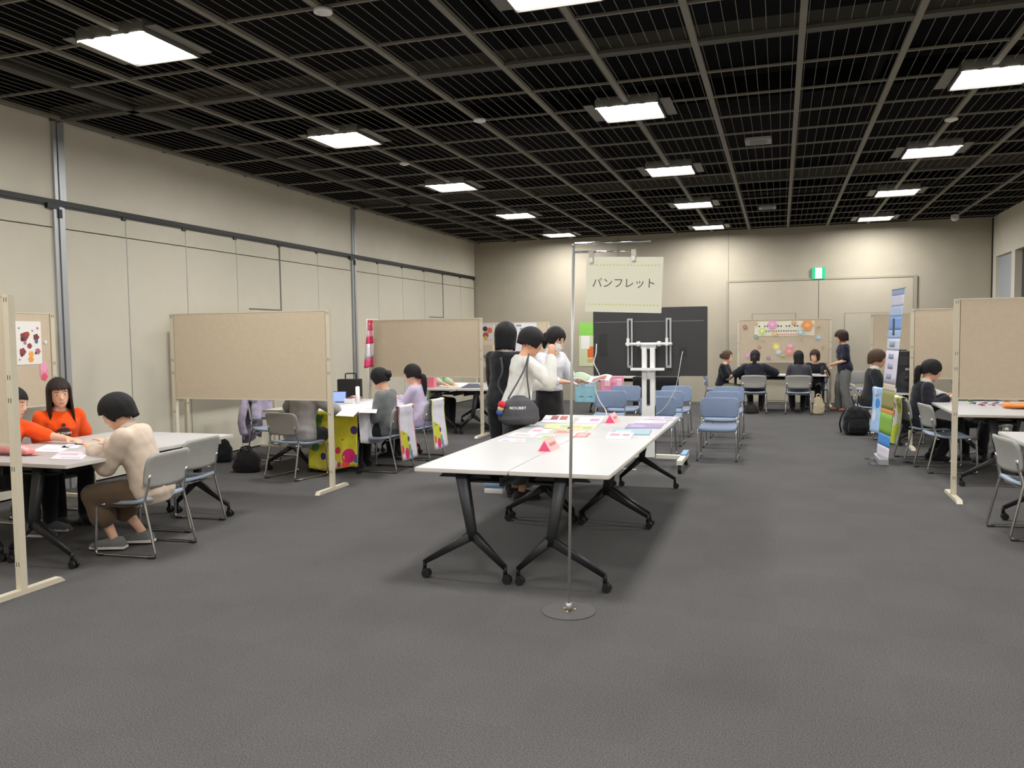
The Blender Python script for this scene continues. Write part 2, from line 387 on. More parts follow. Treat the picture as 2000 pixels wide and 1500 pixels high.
# ================================================================== partitions
def face(hx, hy): return math.atan2(-hx, hy)
def make_partition(label, cx, cy, rz=0, wd=1.92, group=None):
    t = thing('partition_board', label, 'partition', (cx, cy, 0), rz, group); hw = wd/2
    obj('panel', MB().bx((-hw+.03, -.014, .93), (hw-.03, .014, 1.832)), TAN, t)
    obj('panel_frame', MB().bx((-hw+.02, -.018, .918), (hw-.02, .018, .932)).bx((-hw+.02, -.018, 1.83), (hw-.02, .018, 1.842)), POSTM, t)
    for sx in (-1, 1):
        p = obj('post', MB().bx((sx*hw-.022, -.022, .02), (sx*hw+.022, .022, 1.84)), POSTM, t)
        for z in (.19, .78, 1.2, 1.34, 1.81):
            for dx in (-.009, .009): obj('slot', MB().bx((sx*hw+dx-.002, -.0235, z-.014), (sx*hw+dx+.002, -.0215, z+.014)), SLOTM, p)
        obj('foot', MB().ext([(-.3, 0), (-.27, .032), (.27, .032), (.3, 0)], -.025, .025, frame((sx*hw, 0, 0), (0, 1, 0), (0, 0, 1))), POSTM, t)
    return t
make_partition('tan partition board whose post stands before the person in orange behind it', -5.40, 3.79)
make_partition('tan partition board along the left wall with a flower poster on it', -6.93, 5.44, PI/2, 1.88)
make_partition('tan partition board in front of the person in a grey suit jacket', -5.31, 7.34)
make_partition('tan partition board standing edge-on along the long wall beside the black bag', -6.95, 9.25, PI/2, 1.84)
make_partition('tan partition board in front of the table with the pink box', -5.36, 11.94)
make_partition('tan partition board covered with large photographs at the far left', -5.32, 16.3, 0, 1.6)
make_partition('tan partition board decorated with paper flowers and a white banner', .08, 18.4, 0, 1.86)
make_partition('tan partition board in front of the table with the orange cloth', 2.50, 8.43)
make_partition('tan partition board behind the suited woman with a ponytail', 2.62, 11.95, 0)
make_partition('tan partition board at the far right behind the roll-up banner', 2.40, 14.7, 0)

# ================================================================== folding tables
def make_table(side, lng=1.785, wd=.628):
    t = bpy.data.objects.new('folding_table', None); COL.objects.link(t); hl, hw = lng/2, wd/2
    obj('table_top', MB().ext(rrect(wd, lng, .012, 3), .695, .7205), WHITET, t)
    eb = MB().ext(rrect(wd+.004, lng+.004, .014, 3), .699, .7165); obj('edge_band', eb, EDGEM, t)
    obj('beam', MB().bx((-.03, -hl+.07, .655), (.03, hl-.07, .694)), BLACK, t)
    mo = MB().bx((-side*.04, -hl+.12, .62), (side*.24, hl-.12, .632)).bx((side*.22, -hl+.12, .60), (side*.24, hl-.12, .66)); obj('folded_panel', mo, BLACK, t)
    for sy in (-1, 1):
        y = sy*(hl-.05); hub = Vector((side*.06, y, .29)); tp = Vector((-side*.01, y-sy*.01, .69))
        leg = MB().loft([(tp, (1, 0, 0), (0, 1, 0), .043, .028), (hub+(tp-hub)*.1, (1, 0, 0), (0, 1, 0), .031, .024), (hub-Vector((0, 0, .03)), (1, 0, 0), (0, 1, 0), .03, .022)], 12, sq=5)
        lg = obj('column', leg, BLACK, t)
        obj('bracket', MB().ext([(-.18, .655), (.18, .655), (.14, .69), (-.14, .69)], -.012, .012, frame((0, y-sy*.05, 0), (1, 0, 0), (0, 0, 1))), BLACK, t)
        for sx in (-1, 1):
            end = Vector((sx*.275, y, .10)); st = hub-Vector((-sx*.012, 0, .0))
            d = (end-st).normalized(); n_ = Vector((0, 1, 0)).cross(d)
            am = MB().loft([(st, n_, (0, 1, 0), .032, .022), (st+(end-st)*.5, n_, (0, 1, 0), .024, .018), (end, n_, (0, 1, 0), .016, .015)], 10, sq=5)
            am.cyl(end+Vector((0, 0, .012)), end-Vector((0, 0, .045)), .013, 10)
            obj('foot_arm', am, BLACK, t)
            c = Vector((end.x, y, .028))
            cw = MB()
            for q in (-1, 1): cw.cyl(c+Vector((.012, q*.008, 0)), c+Vector((.012, q*.024, 0)), .027, 16)
            cw.bx((end.x-.012, y-.012, .03), (end.x+.022, y+.012, .06))
            obj('caster', cw, BLACKP, t)
    return t
TA, TB = make_table(1), make_table(-1)
used = [False, False]
def table(x, y, side, label, group=None):
    k = 0 if side > 0 else 1; src = (TA, TB)[k]
    if not used[k]: used[k] = True; o = src; o.location = (x, y, 0)
    else: o = dup(src, (x, y, 0))
    return tag(o, label, 'table', group)
table(-1.905, 5.64, 1, 'white folding table with a pink triangular name card, closest to the sign pole')
table(-1.270, 5.64, -1, 'white folding table under the hanging sign with bare near half')
table(-1.905, 7.43, 1, 'white folding table covered with green and white leaflets')
table(-1.270, 7.43, -1, 'white folding table with a row of purple and blue booklets')
table(-5.52, 5.17, 1, 'white folding table where the two people in orange sit')
table(-4.882, 5.17, -1, 'white folding table where the person in a beige shirt sits')
table(-5.50, 9.15, 1, 'white folding table by the wall next to the draped coat')
table(-4.862, 9.15, -1, 'white folding table under the colourful dotted cloth')
table(-5.22, 13.0, 1, 'white folding table with a pink box on it')
table(-4.58, 13.0, -1, 'white folding table in front of the person in a white shirt')
table(2.0, 9.93, 1, 'white folding table in front of the suited woman with a ponytail')
table(2.642, 9.93, -1, 'white folding table under the orange cloth')
table(2.02, 6.70, 1, 'white folding table cut by the right edge with a grey chair pushed in')
table(1.82, 12.95, 1, 'white folding table carrying the black loudspeaker')
# tables placed across the hall
o = table(-.02, 17.25, 1, 'white folding table before the flower board with four people around'); o.rotation_euler = (0, 0, PI/2)
o = table(-2.75, 16.3, 1, 'white folding table with light blue and pink cloths hung on it'); o.rotation_euler = (0, 0, PI/2)

# ================================================================== chairs
def make_chair(backm, seatm, name='stacking_chair'):
    t = bpy.data.objects.new(name, None); COL.objects.link(t)
    for sx in (-1, 1):
        x = sx*.225
        pts = bend([(x, .14, .415), (x, .215, .415), (x*1.03, .235, .013), (x*1.03, -.275, .013), (x*.97, -.185, .45), (x*.9, -.215, .60), (x*.9, -.225, .66)], .035)
        fr = obj('side_frame', MB().tube(pts, .0105, 8), CHROME, t)
        for y in (.19, -.24): obj('glide', MB().box((x*1.03, y, .008), (.03, .05, .016)), BLACKP, fr)
    for yy in (.14, -.15): obj('seat_rail', MB().tube([(-.222, yy, .41), (.222, yy, .41)], .009, 8), CHROME, t)
    def sf(u, v):
        x = (u-.5)*.44; y = -.19+v*.43; z = .455-.02*math.sin(PI*v)+.012*(2*u-1)**2-.035*max(0, (v-.8)/.2)**2+.012*max(0, (.15-v)/.15)
        e = min(1, min(v, 1-v)/.1); x *= .9+.1*math.sqrt(max(0, e)); return (x, y, z)
    obj('seat', MB().grid(sf, 10, 10, 0, .028), seatm, t)
    def bf(u, v):
        s = 2*u-1; x = s*.235; z = .545+v*.275
        e = min(1, min(v, 1-v)/.22); x *= .84+.16*math.sqrt(max(0, 1-(1-e)**2))
        y = -.205-.05*v - .035*(1-s*s)+.012*math.sin(PI*v); return (x, y, z)
    obj('backrest', MB().grid(bf, 12, 10, 0, .022), backm, t)
    for ch in t.children:
        for o_ in [ch]+list(ch.children):
            for v_ in o_.data.vertices: v_.co.z *= .905
    return t
CG, CB = make_chair(GREYP, SEATM), make_chair(BLUEF, BLUEF)
cused = [False, False]
def chair(x, y, rz, label, blue=False, group=None):
    k = 1 if blue else 0; src = (CG, CB)[k]
    if not cused[k]: cused[k] = True; o = src; o.location = (x, y, 0); o.rotation_euler = (0, 0, rz)
    else: o = dup(src, (x, y, 0), rz)
    return tag(o, label, 'chair', group)
LF, RF, BK, FRN = PI/2, -PI/2, PI, 0.0   # facing left, right, towards the camera, away
chair(-4.50, 4.89, LF+.06, 'grey chrome-framed chair under the person in the beige shirt')
chair(-4.79, 5.62, LF+.05, 'empty grey chrome-framed chair next to the person in the beige shirt')
chair(-6.14, 5.62, RF, 'grey chrome-framed chair under the long-haired woman in orange')
chair(-6.14, 5.0, RF, 'grey chrome-framed chair under the person in orange behind the post')
chair(-5.17, 7.98, face(.22, .97), 'grey chrome-framed chair holding the person in a grey suit jacket')
chair(-4.43, 8.66, LF, 'grey chrome-framed chair with a printed cover, under the woman in a grey sweater')
chair(-4.44, 9.62, LF, 'grey chrome-framed chair with a printed cover, under the woman in lilac')
chair(-6.24, 9.12, RF, 'grey chrome-framed chair hung with a lilac coat')
chair(-4.03, 12.8, LF, 'grey chrome-framed chair under the person in a white shirt')
chair(-5.80, 13.0, RF, 'grey chrome-framed chair under the person in green across the pink box')
chair(1.65, 10.84, RF+.12, 'grey chrome-framed chair under the suited woman with a ponytail')
chair(1.77, 10.08, RF+.15, 'empty grey chrome-framed chair beside the suited woman with a ponytail')
chair(1.86, 7.05, RF+.12, 'grey chrome-framed chair pushed to the table cut by the right edge')
chair(-.47, 16.62, FRN, 'grey chrome-framed chair under the long-haired person in a dark jacket')
chair(.34, 16.62, FRN, 'grey chrome-framed chair under the person with a black bob')
chair(1.33, 13.75, RF, 'grey chrome-framed chair under the short-haired person in black')
chair(1.62, 17.9, BK+.5, 'grey chrome-framed chair standing empty by the far doors')
chair(-1.24, 17.40, RF, 'blue chair under the woman at the end of the flower board table', True)
chair(.72, 18.0, BK, 'blue chair under the woman facing out at the flower board table', True)
g = 'blue chairs in rows before the display'
for x, y in ((-.72, 10.37), (-1.50, 10.45)): chair(x, y, BK, 'blue fabric chair in the row next to the display cart', True, g)
for x, y in ((-.75, 11.55), (-1.53, 11.60), (-2.33, 11.50)): chair(x, y, BK, 'blue fabric chair in the middle of the three rows', True, g)
for x, y in ((-.74, 12.65), (-1.53, 12.70), (-2.32, 12.70)): chair(x, y, BK, 'blue fabric chair in the row next to the hung cloths', True, g)
# ================================================================== people
def remesh(mb, name, mats, vox, smooth=4, wr=0, seed=0):
    me = mb.mesh(name+'_src', mats); o = bpy.data.objects.new('tmp', me); COL.objects.link(o)
    m = o.modifiers.new('r', 'REMESH'); m.mode = 'VOXEL'; m.voxel_size = vox; m.use_smooth_shade = True
    if smooth:
        q = o.modifiers.new('s', 'SMOOTH'); q.factor = .5; q.iterations = smooth
    dg = bpy.context.evaluated_depsgraph_get(); out = bpy.data.meshes.new_from_object(o.evaluated_get(dg))
    bpy.data.objects.remove(o); bpy.data.meshes.remove(me); out.name = name
    if wr:
        n = len(out.vertices); co = np.empty(n*3); out.vertices.foreach_get('co', co); co = co.reshape(-1, 3)
        no = np.empty(n*3); out.vertices.foreach_get('normal', no); no = no.reshape(-1, 3)
        rs = np.random.RandomState(seed+3); h = np.zeros(n)
        for k in range(7):
            d = rs.normal(size=3); d /= np.linalg.norm(d); d2 = rs.normal(size=3)
            h += np.sin(co@d*rs.uniform(28, 75)+1.6*np.sin(co@d2*rs.uniform(6, 14))+rs.uniform(0, 6))/7
        co += no*(h*wr*2.2)[:, None]; out.vertices.foreach_set('co', co.ravel()); out.update()
    out.polygons.foreach_set('use_smooth', [True]*len(out.polygons))
    out.materials.clear()
    for mm in (mats if isinstance(mats, (list, tuple)) else [mats]): out.materials.append(mm)
    return out
SKIN = mat('skin', (226, 178, 150), .55, spec=.35, var=.03, vscale=20)
SKIN2 = mat('skin_warm', (214, 160, 128), .55, spec=.35, var=.03, vscale=20)
EYEW = mat('eye_white', (225, 220, 214), .3); IRIS = mat('iris', (38, 26, 20), .25); LIP = mat('lips', (190, 96, 92), .5)
def hairm(rgb): return mat('hair_%02x%02x%02x' % rgb, rgb, .55, spec=.28, var=.3, vscale=30, bump=.5, bscale=70, stretch=(6, 6, .5))
def ik(S, W, l1, l2, pole):
    d = W-S; D = d.length; D2 = min(D, (l1+l2)*.995); W = S+d.normalized()*D2
    a = (l1*l1-l2*l2+D2*D2)/(2*D2); hh = math.sqrt(max(1e-6, l1*l1-a*a)); dn = d.normalized()
    p = (Vector(pole)-dn*Vector(pole).dot(dn)).normalized()
    return S+dn*a+p*hh, W
def limb(mb, pts, rs, n=12):
    secs = []
    k = len(pts)
    a = None
    for i, p in enumerate(pts):
        t = (pts[min(i+1, k-1)]-pts[max(i-1, 0)]).normalized()
        a = t.orthogonal().normalized() if a is None else (a-t*a.dot(t)).normalized()
        secs.append((p, a, t.cross(a), rs[i], rs[i]))
    mb.loft(secs, n)
    mb.ball(pts[0], rs[0]*.99, 12, 8); mb.ball(pts[-1], rs[-1]*.99, 12, 8)
def hand(mb, w, d, nrm, thumb, s, curl=.35, spread=1.0):
    d = d.normalized(); nrm = (nrm-d*nrm.dot(d)).normalized(); t = (thumb-d*thumb.dot(d)-nrm*thumb.dot(nrm)).normalized()
    mb.loft([(w-d*.02*s, t, nrm, .024*s, .018*s), (w+d*.02*s, t, nrm, .031*s, .016*s), (w+d*.06*s, t, nrm, .040*s, .015*s), (w+d*.09*s, t, nrm, .038*s, .012*s)], 12, sq=2.6)
    for off, ln in ((.029, .064), (.0095, .074), (-.0105, .069), (-.029, .054)):
        p = w+d*.084*s+t*off*s; dr = (d+t*off*2.2*spread).normalized(); pts = [p-dr*.012*s, p]; a = curl*.5
        for q, f in enumerate((.42, .32, .26)):
            v = (dr*math.cos(a)+nrm*math.sin(a)).normalized(); p = p+v*ln*f*s; pts.append(p); a += curl
        mb.tube(pts, .009*s, 8, rr=[.0095*s, .0095*s, .0090*s, .0083*s, .0065*s])
    p = w+d*.018*s+t*.022*s; v1 = (d*.62+t*.78+nrm*.25).normalized(); v2 = (d*.9+t*.35+nrm*.25).normalized()
    mb.tube([p-v1*.01*s, p+v1*.032*s, p+v1*.04*s+v2*.02*s, p+v1*.04*s+v2*.042*s], .011*s, 8, rr=[.014*s, .0125*s, .0105*s, .0075*s])
TORSO = [(-.11, .105, .085, 0), (-.05, .158, .112, -.012), (.03, .160, .112, -.008), (.10, .138, .098, 0), (.17, .122, .09, .004), (.25, .128, .095, .012),
         (.33, .142, .106, .018), (.39, .150, .098, .010), (.435, .140, .080, 0), (.465, .095, .064, -.004), (.49, .060, .055, -.002), (.52, .049, .050, .006), (.57, .048, .050, .018)]
def person(label, x, y, hd, hgt=1.6, sit=False, lean=0, twist=0, head=(0, 0, 0), hands=None, feet=None, top=None, bottom=None, hair=None, shoe=(40, 38, 40),
           seat=.41, vox=.011, poles=None, mask=False, skin=None, hdir=None, collar=None, shoulders=1.0, seed=1, curl=.35, bulk=1.0, socks=None):
    rz = face(*hd); t = thing('person', label, 'person', (x, y, 0), rz); s = hgt/1.6; skin = skin or SKIN
    Ri = Matrix.Rotation(-rz, 3, 'Z')
    def loc(p): return Ri@(Vector(p)-Vector((x, y, 0)))
    zp = seat+.07*s if sit else .885*s
    Lr = math.radians(lean); tw = Matrix.Rotation(math.radians(twist), 3, 'Z')
    # spine
    pos = {}; p = Vector((0, 0, zp)); d = -.12
    def axes(dd):
        f = max(0, min(1, dd/.5)); a = Lr*(.55+.75*f); T = Matrix.Rotation(math.radians(twist)*f, 3, 'Z')
        return T@Vector((1, 0, 0)), T@Vector((0, math.cos(a), -math.sin(a))), T@Vector((0, math.sin(a), math.cos(a)))
    cur = Vector((0, 0, zp)); N = {}
    for i in range(0, 61): N[i] = cur.copy(); cur = cur+axes(i/100)[2]*.01*s
    def sp(dd):
        if dd < 0: return N[0]+axes(0)[2]*dd*s
        i = min(59, int(dd*100)); f = dd*100-i; return N[i].lerp(N[i+1], f)
    def tor(d0, d1, ease, ex=0.0, bm=1.0):
        out = []
        ds = [q[0] for q in TORSO]
        pts = [d0]+[q for q in ds if d0+.012 < q < d1-.012]+[d1]
        for q in pts:
            k = max(0, min(len(ds)-2, next((i for i in range(len(ds)-1) if ds[i+1] >= q), len(ds)-2))); f = (q-ds[k])/(ds[k+1]-ds[k])
            wv = [TORSO[k][j]*(1-f)+TORSO[k+1][j]*f for j in (1, 2, 3)]
            X, Y, Z = axes(q); e = ease+ex*max(0, min(1, (.25-q)/.35))
            out.append((sp(q)+Y*wv[2]*s, X, Y, (wv[0]*bm)*s+e, (wv[1]*bm)*s+e))
        return out
    body = MB(); body.loft(tor(-.11, .57, 0), 20)
    X4, Y4, Z4 = axes(.45)
    sh = {k: sp(.418)+X4*sx*.152*s*shoulders+Z4*.0 for k, sx in (('L', -1), ('R', 1))}
    # head frame
    hp, hy, hr = [math.radians(q) for q in head]
    neck = sp(.55)
    HM = Matrix.Rotation(math.radians(twist)+hy, 3, 'Z')@Matrix.Rotation(-hp, 3, 'X')@Matrix.Rotation(hr, 3, 'Y')
    hc = neck+HM@Vector((0, .022, .088))*s
    HS = 1.07
    def hl(v): return hc+HM@(Vector(v)*s*HS)
    hx, hyv = HM@Vector((1, 0, 0)), HM@Vector((0, 1, 0))
    LV = [(-.114, .012, .074, .04), (-.106, .03, .082, .015), (-.085, .049, .089, -.03), (-.06, .061, .091, -.06), (-.03, .069, .092, -.088), (0, .073, .093, -.10), (.03, .074, .092, -.104), (.06, .069, .084, -.10), (.085, .056, .066, -.085), (.104, .036, .036, -.06), (.113, .012, .005, -.03)]
    body.loft([(hl((0, (f+b_)/2, z)), hx, hyv, w_*s*HS, (f-b_)/2*s*HS) for z, w_, f, b_ in LV], 20)
    body.loft([(hl((0, .088, .018)), hx, hyv, .006*s, .008*s), (hl((0, .094, -.012)), hx, hyv, .009*s, .012*s), (hl((0, .098, -.034)), hx, hyv, .014*s, .016*s), (hl((0, .09, -.045)), hx, hyv, .010*s, .008*s)], 10)
    for sx in (-1, 1): body.ball(hl((sx*.075, -.012, -.018)), (.010*s, .018*s, .031*s), 10, 8, R=HM)
    body.tube([sp(.5), sp(.57), hl((0, -.015, -.03))], .048*s, 12)
    # arms
    l1, l2 = .272*s, .236*s; arm = {}
    hands = hands or {}
    for k, sx in (('L', -1), ('R', 1)):
        T_ = hands.get(k)
        if T_ is None: T_ = sh[k]+Vector((sx*.06*s, .04*s, -.49*s))
        elif len(T_) == 4: T_ = Vector(T_[:3])
        else: T_ = loc(T_)
        po = (poles or {}).get(k, (sx*.28, -.35, -.9)); e, W = ik(sh[k], T_, l1, l2, po); arm[k] = (sh[k], e, W)
        limb(body, [sh[k], sh[k].lerp(e, .5), e], [.046*s, .043*s, .036*s]); limb(body, [e, e.lerp(W, .35), W], [.036*s, .036*s, .025*s])
        dr = (W-e).normalized(); dn = (hdir or {}).get(k)
        if dn is not None: dr = (Ri@Vector(dn)).normalized()
        nr = Vector((0, 0, -1)) if abs(dr.z) < .8 else Vector((-sx, 0, 0)); th = Vector((-sx, .25, .0)) if abs(dr.z) < .8 else Vector((0, 1, 0))
        hand(body, W, dr, nr, th, s, curl)
    # legs
    t1, t2 = .40*s, .385*s; leg = {}
    for k, sx in (('L', -1), ('R', 1)):
        hipj = Vector((sx*.085*s, 0, zp-.03*s))
        if feet and k in feet: A_ = loc(feet[k]) if len(feet[k]) == 3 else Vector(feet[k][:3])
        else: A_ = Vector((sx*.1*s, .40*s if sit else 0.0, 0))
        A_ = Vector((A_.x, A_.y, A_.z+.078*s)); kn, an = ik(hipj, A_, t1, t2, (sx*.12, 1, .3)); leg[k] = (hipj, kn, an)
        limb(body, [hipj, hipj.lerp(kn, .45), kn], [.080*s, .072*s, .052*s]); limb(body, [kn, kn.lerp(an, .35), an], [.051*s, .050*s, .032*s])
        body.loft([(an+Vector((0, -.055*s, -.052*s)), (1, 0, 0), (0, 0, 1), .028*s, .024*s), (an+Vector((0, .0, -.038*s)), (1, 0, 0), (0, 0, 1), .033*s, .038*s), (an+Vector((0, .09*s, -.052*s)), (1, 0, 0), (0, 0, 1), .04*s, .024*s), (an+Vector((0, .15*s, -.06*s)), (1, 0, 0), (0, 0, 1), .03*s, .014*s)], 12)
    bo = obj('body', remesh(body, 'body', skin, vox, 3), None, t)
    # shoes
    for k, sx in (('L', -1), ('R', 1)):
        an = leg[k][2]; b0 = an.z-.078*s
        f_ = lambda dy, w_, h_: (Vector((an.x, an.y+dy*s, b0+h_*s)), (1, 0, 0), (0, 0, 1), w_*s, h_*s)
        m_ = MB().loft([f_(-.085, .024, .03), (Vector((an.x, an.y-.06*s, b0+.045*s)), (1, 0, 0), (0, 0, 1), .037*s, .045*s), (Vector((an.x, an.y+.0*s, b0+.046*s)), (1, 0, 0), (0, 0, 1), .042*s, .046*s), f_(.09, .049, .033), f_(.15, .046, .026), f_(.185, .026, .017)], 14, sq=2.6)
        so = obj('shoe', m_, cloth(shoe), t)
        obj('sole', MB().ext([(an.x-.040*s, an.y-.09*s), (an.x+.040*s, an.y-.09*s), (an.x+.052*s, an.y+.10*s), (an.x+.03*s, an.y+.185*s), (an.x-.03*s, an.y+.185*s), (an.x-.052*s, an.y+.10*s)], b0, b0+.018*s), cloth(socks or (60, 58, 58)), so)
    # bottoms
    if bottom:
        kind, bc = bottom[0], bottom[1]; hem = bottom[2] if len(bottom) > 2 else .09; m_ = MB()
        if kind == 'skirt':
            X0, Y0, Z0 = axes(0)
            m_.loft([(sp(.17), X0, Y0, .134*s, .104*s), (sp(.08), X0, Y0, .160*s, .122*s), (sp(-.04), (1, 0, 0), (0, 1, 0), .176*s, .128*s), (Vector((0, 0, zp*.62)), (1, 0, 0), (0, 1, 0), .19*s, .14*s), (Vector((0, 0, hem)), (1, 0, 0), (0, 1, 0), .215*s, .165*s)], 24)
        else:
            ea = bottom[3] if len(bottom) > 3 else .012
            m_.loft(tor(-.12, .12, .014), 20)
            for k in 'LR':
                hj, kn, an = leg[k]; fe = max(0, min(1, 1-(hem-an.z)/(max(.05, kn.z-an.z)))) if kn.z > an.z else 1
                e_ = kn.lerp(an, fe)
                limb(m_, [hj, hj.lerp(kn, .45), kn], [.086*s+ea*.5, .078*s+ea, .058*s+ea]); limb(m_, [kn, kn.lerp(e_, .4), e_], [.058*s+ea, .055*s+ea, (.046+(ea-.012)*1.2)*s+ea])
        obj('skirt' if kind == 'skirt' else 'trousers', remesh(m_, 'bottoms', cloth(bc), max(vox, .011), 3, .004 if kind == 'skirt' else .003, seed), None, t)
    # top
    tops = top if isinstance(top, list) else [top]
    for tp in tops:
        kind, tcx, slv, ease, hemd = (list(tp)+[.012, -.06])[:5] if len(tp) < 5 else tp[:5]
        m_ = MB(); m_.loft(tor(hemd, .478, ease, .012, bulk), 22)
        for k in 'LR':
            S_, e, W = arm[k]; m_.ball(S_, .044*s+ease*.9, 12, 8)
            if slv == 'none': continue
            if slv == 'short': q = S_.lerp(e, .72); limb(m_, [S_, S_.lerp(q, .5), q], [.045*s+ease, .050*s+ease, .052*s+ease*1.4])
            else:
                f = {'long': .97, 'half': .25, 'three': .6}[slv]; q = e.lerp(W, f)
                limb(m_, [S_, S_.lerp(e, .5), e], [.045*s+ease, .046*s+ease, .042*s+ease]); limb(m_, [e, e.lerp(q, .5), q], [.042*s+ease, .041*s+ease*.9, .031*s+ease*.9])
        so = obj(kind, remesh(m_, kind, cloth(tcx), max(vox, .011), 4, .0035, seed+5), None, t)
    if collar:
        X0, Y0, Z0 = axes(.48); c_ = MB(); 
        c_.loft([(sp(.47)+Y0*.004, X0, Y0, .088*s, .080*s), (sp(.50)+Y0*.006, X0, Y0, .064*s, .062*s), (sp(.522)+Y0*.006, X0, Y0, .057*s, .058*s)], 18)
        if len(collar) > 1:   # shirt front showing between lapels
            pf = [sp(.46)+Y0*.085*s, sp(.40)+axes(.40)[1]*.140*s, sp(.28)+axes(.28)[1]*.150*s]
            c_.loft([(pf[0], X0, Z4, .055*s, .014*s), (pf[1], X0, Y4, .040*s, .012*s), (pf[2], X0, Y4, .006*s, .008*s)], 10)
        obj('collar', c_, cloth(collar[0]), t)
    # hair
    if hair:
        hcx = hairm(hair['c']); zf, zs, zb = hair.get('zf', .05), hair.get('zs', -.03), hair.get('zb', -.09); vol = hair.get('vol', 1.0)
        a0, a1 = hair.get('open', (38, 62)); fl = hair.get('flare', 0); NA, NR = 64, 18; P0, P1 = [], []
        ss = lambda q: (lambda v: v*v*(3-2*v))(max(0, min(1, q)))
        ct, z0 = Vector((0, -.008, .0)), .022
        for j in range(NA):
            a = 2*PI*j/NA-PI; ad = math.degrees(abs(a)); w1 = ss((ad-a0)/(a1-a0)); w2 = ss((ad-100)/50)
            hem = zf*(1-w1)+(zs*(1-w2)+zb*w2)*w1
            hem += hair.get('jag', .014)*noise.noise((j*.9, seed*3.3, 0))+.006*math.sin(j*2.3+seed)
            rx = .089*vol; ry = (.107 if ad < 90 else .121)*vol; rz_ = .110*(.5+.5*vol); rad = Vector((math.sin(a)*rx, math.cos(a)*ry, 0))
            arc = PI/2*.1; drop = max(0, z0-hem); hm = max(0, hem-z0)
            phim = PI/2 if hm == 0 else math.acos(min(1, hm/rz_)); tot = phim*.1+drop
            for i in range(NR+1):
                q = tot*i/NR
                if q <= phim*.1: ph = q/.1; z = z0+rz_*math.cos(ph); rr = math.sin(ph)
                else:
                    dz = q-phim*.1; z = z0-dz; rr = 1-.10*ss(dz/.10)*(1 if zb > -.16 else .25)+fl*dz
                    if zb > -.16: rr -= .12*ss((dz-.07)/.1)*(ad > 100)
                st = 1+.03*noise.noise((math.cos(a)*4, math.sin(a)*4, z*5+seed))+.006*math.sin(a*19+seed)*min(1, rr)
                P0.append(hl(ct+rad*rr*st+Vector((0, 0, z)))); P1.append(hl(ct+rad*max(0, rr-.19)*st+Vector((0, 0, z-.012*(rr < .8)))))
        q = lambda i, j: (j % NA)*(NR+1)+i
        K = len(P0); fs = [(q(i, j), q(i+1, j), q(i+1, j+1), q(i, j+1)) for j in range(NA) for i in range(NR)]
        fs += [(K+q(i, j), K+q(i, j+1), K+q(i+1, j+1), K+q(i+1, j)) for j in range(NA) for i in range(NR)]
        fs += [(q(NR, j), K+q(NR, j), K+q(NR, j+1), q(NR, j+1)) for j in range(NA)]
        ho = obj('hair', MB().add(P0+P1, fs, 0, True), hcx, t)
        ex = hair.get('tail')
        if ex == 'bun': obj('bun', MB().ball(hl((0, -.125, .0)), (.05*s, .042*s, .05*s), 16, 10, R=HM).ball(hl((.012, -.135, .018)), (.035*s, .03*s, .03*s), 14, 8, R=HM), hcx, ho)
        elif ex:
            ln = hair.get('len', .28); zt = hair.get('tz', -.01); p0 = hl((0, -.105, zt)); bk = -hyv
            dn = Vector((0, 0, -1)); ly = axes(.4)[1]
            pts = [p0, p0+bk*.045*s+dn*.02*s, p0+bk*.055*s+dn*.09*s, p0+bk*.045*s+dn*ln*.6*s-ly*.02*s, p0+bk*.03*s+dn*ln*s-ly*.03*s]
            pts = wire(pts, 4); rr = [(.018+.022*math.sin(PI*min(1, .12+i/len(pts)*.95)))*s for i in range(len(pts))]; rr[-1] = .006*s
            po_ = obj('ponytail', MB().tube(pts, .03, 12, rr=rr), hcx, ho)
            obj('hair_tie', MB().cyl(p0+bk*.002, p0+bk*.016*s+dn*.006*s, .026*s, 14), cloth((40, 36, 40)), ho)
    # face
    for sx in (-1, 1):
        e_ = obj('eye', MB().ball(hl((sx*.031, .0835, .004)), (.0125*s, .006*s, .0058*s), 12, 8, R=HM), EYEW, t)
        obj('iris', MB().ball(hl((sx*.031, .088, .004)), (.0062*s, .0035*s, .0058*s), 10, 8, R=HM), IRIS, e_)
        obj('eyebrow', MB().tube([hl((sx*.017, .0905, .024)), hl((sx*.031, .0885, .029)), hl((sx*.047, .077, .024))], .0024*s, 6), hairm(hair['c']) if hair else IRIS, t)
    if mask:
        def mf(u, v):
            a = (u-.5)*2; z = .0-.09*v; b_ = .108-.016*abs(2*v-.9)
            return hl((a*(.066-.018*v), b_-.042*a*a, z-.012+.02*v*a*a))
        obj('face_mask', MB().grid(mf, 12, 10, 0, .003), PAPER, t)
        for sx in (-1, 1): obj('mask_loop', MB().tube([hl((sx*.063, .062, -.02)), hl((sx*.078, -.01, .01)), hl((sx*.063, .058, -.085))], .0015, 6), PAPER, t)
    else:
        obj('mouth', MB().ball(hl((0, .0885, -.070)), (.020*s, .006*s, .0055*s), 12, 8, R=HM), LIP, t)
    return t, dict(hl=hl, sp=sp, axes=axes, arm=arm, leg=leg, s=s, sh=sh, loc=loc)
BLK, BRN, DBR = (24, 22, 23), (70, 50, 38), (44, 32, 28)
ORANGE = (240, 84, 24)
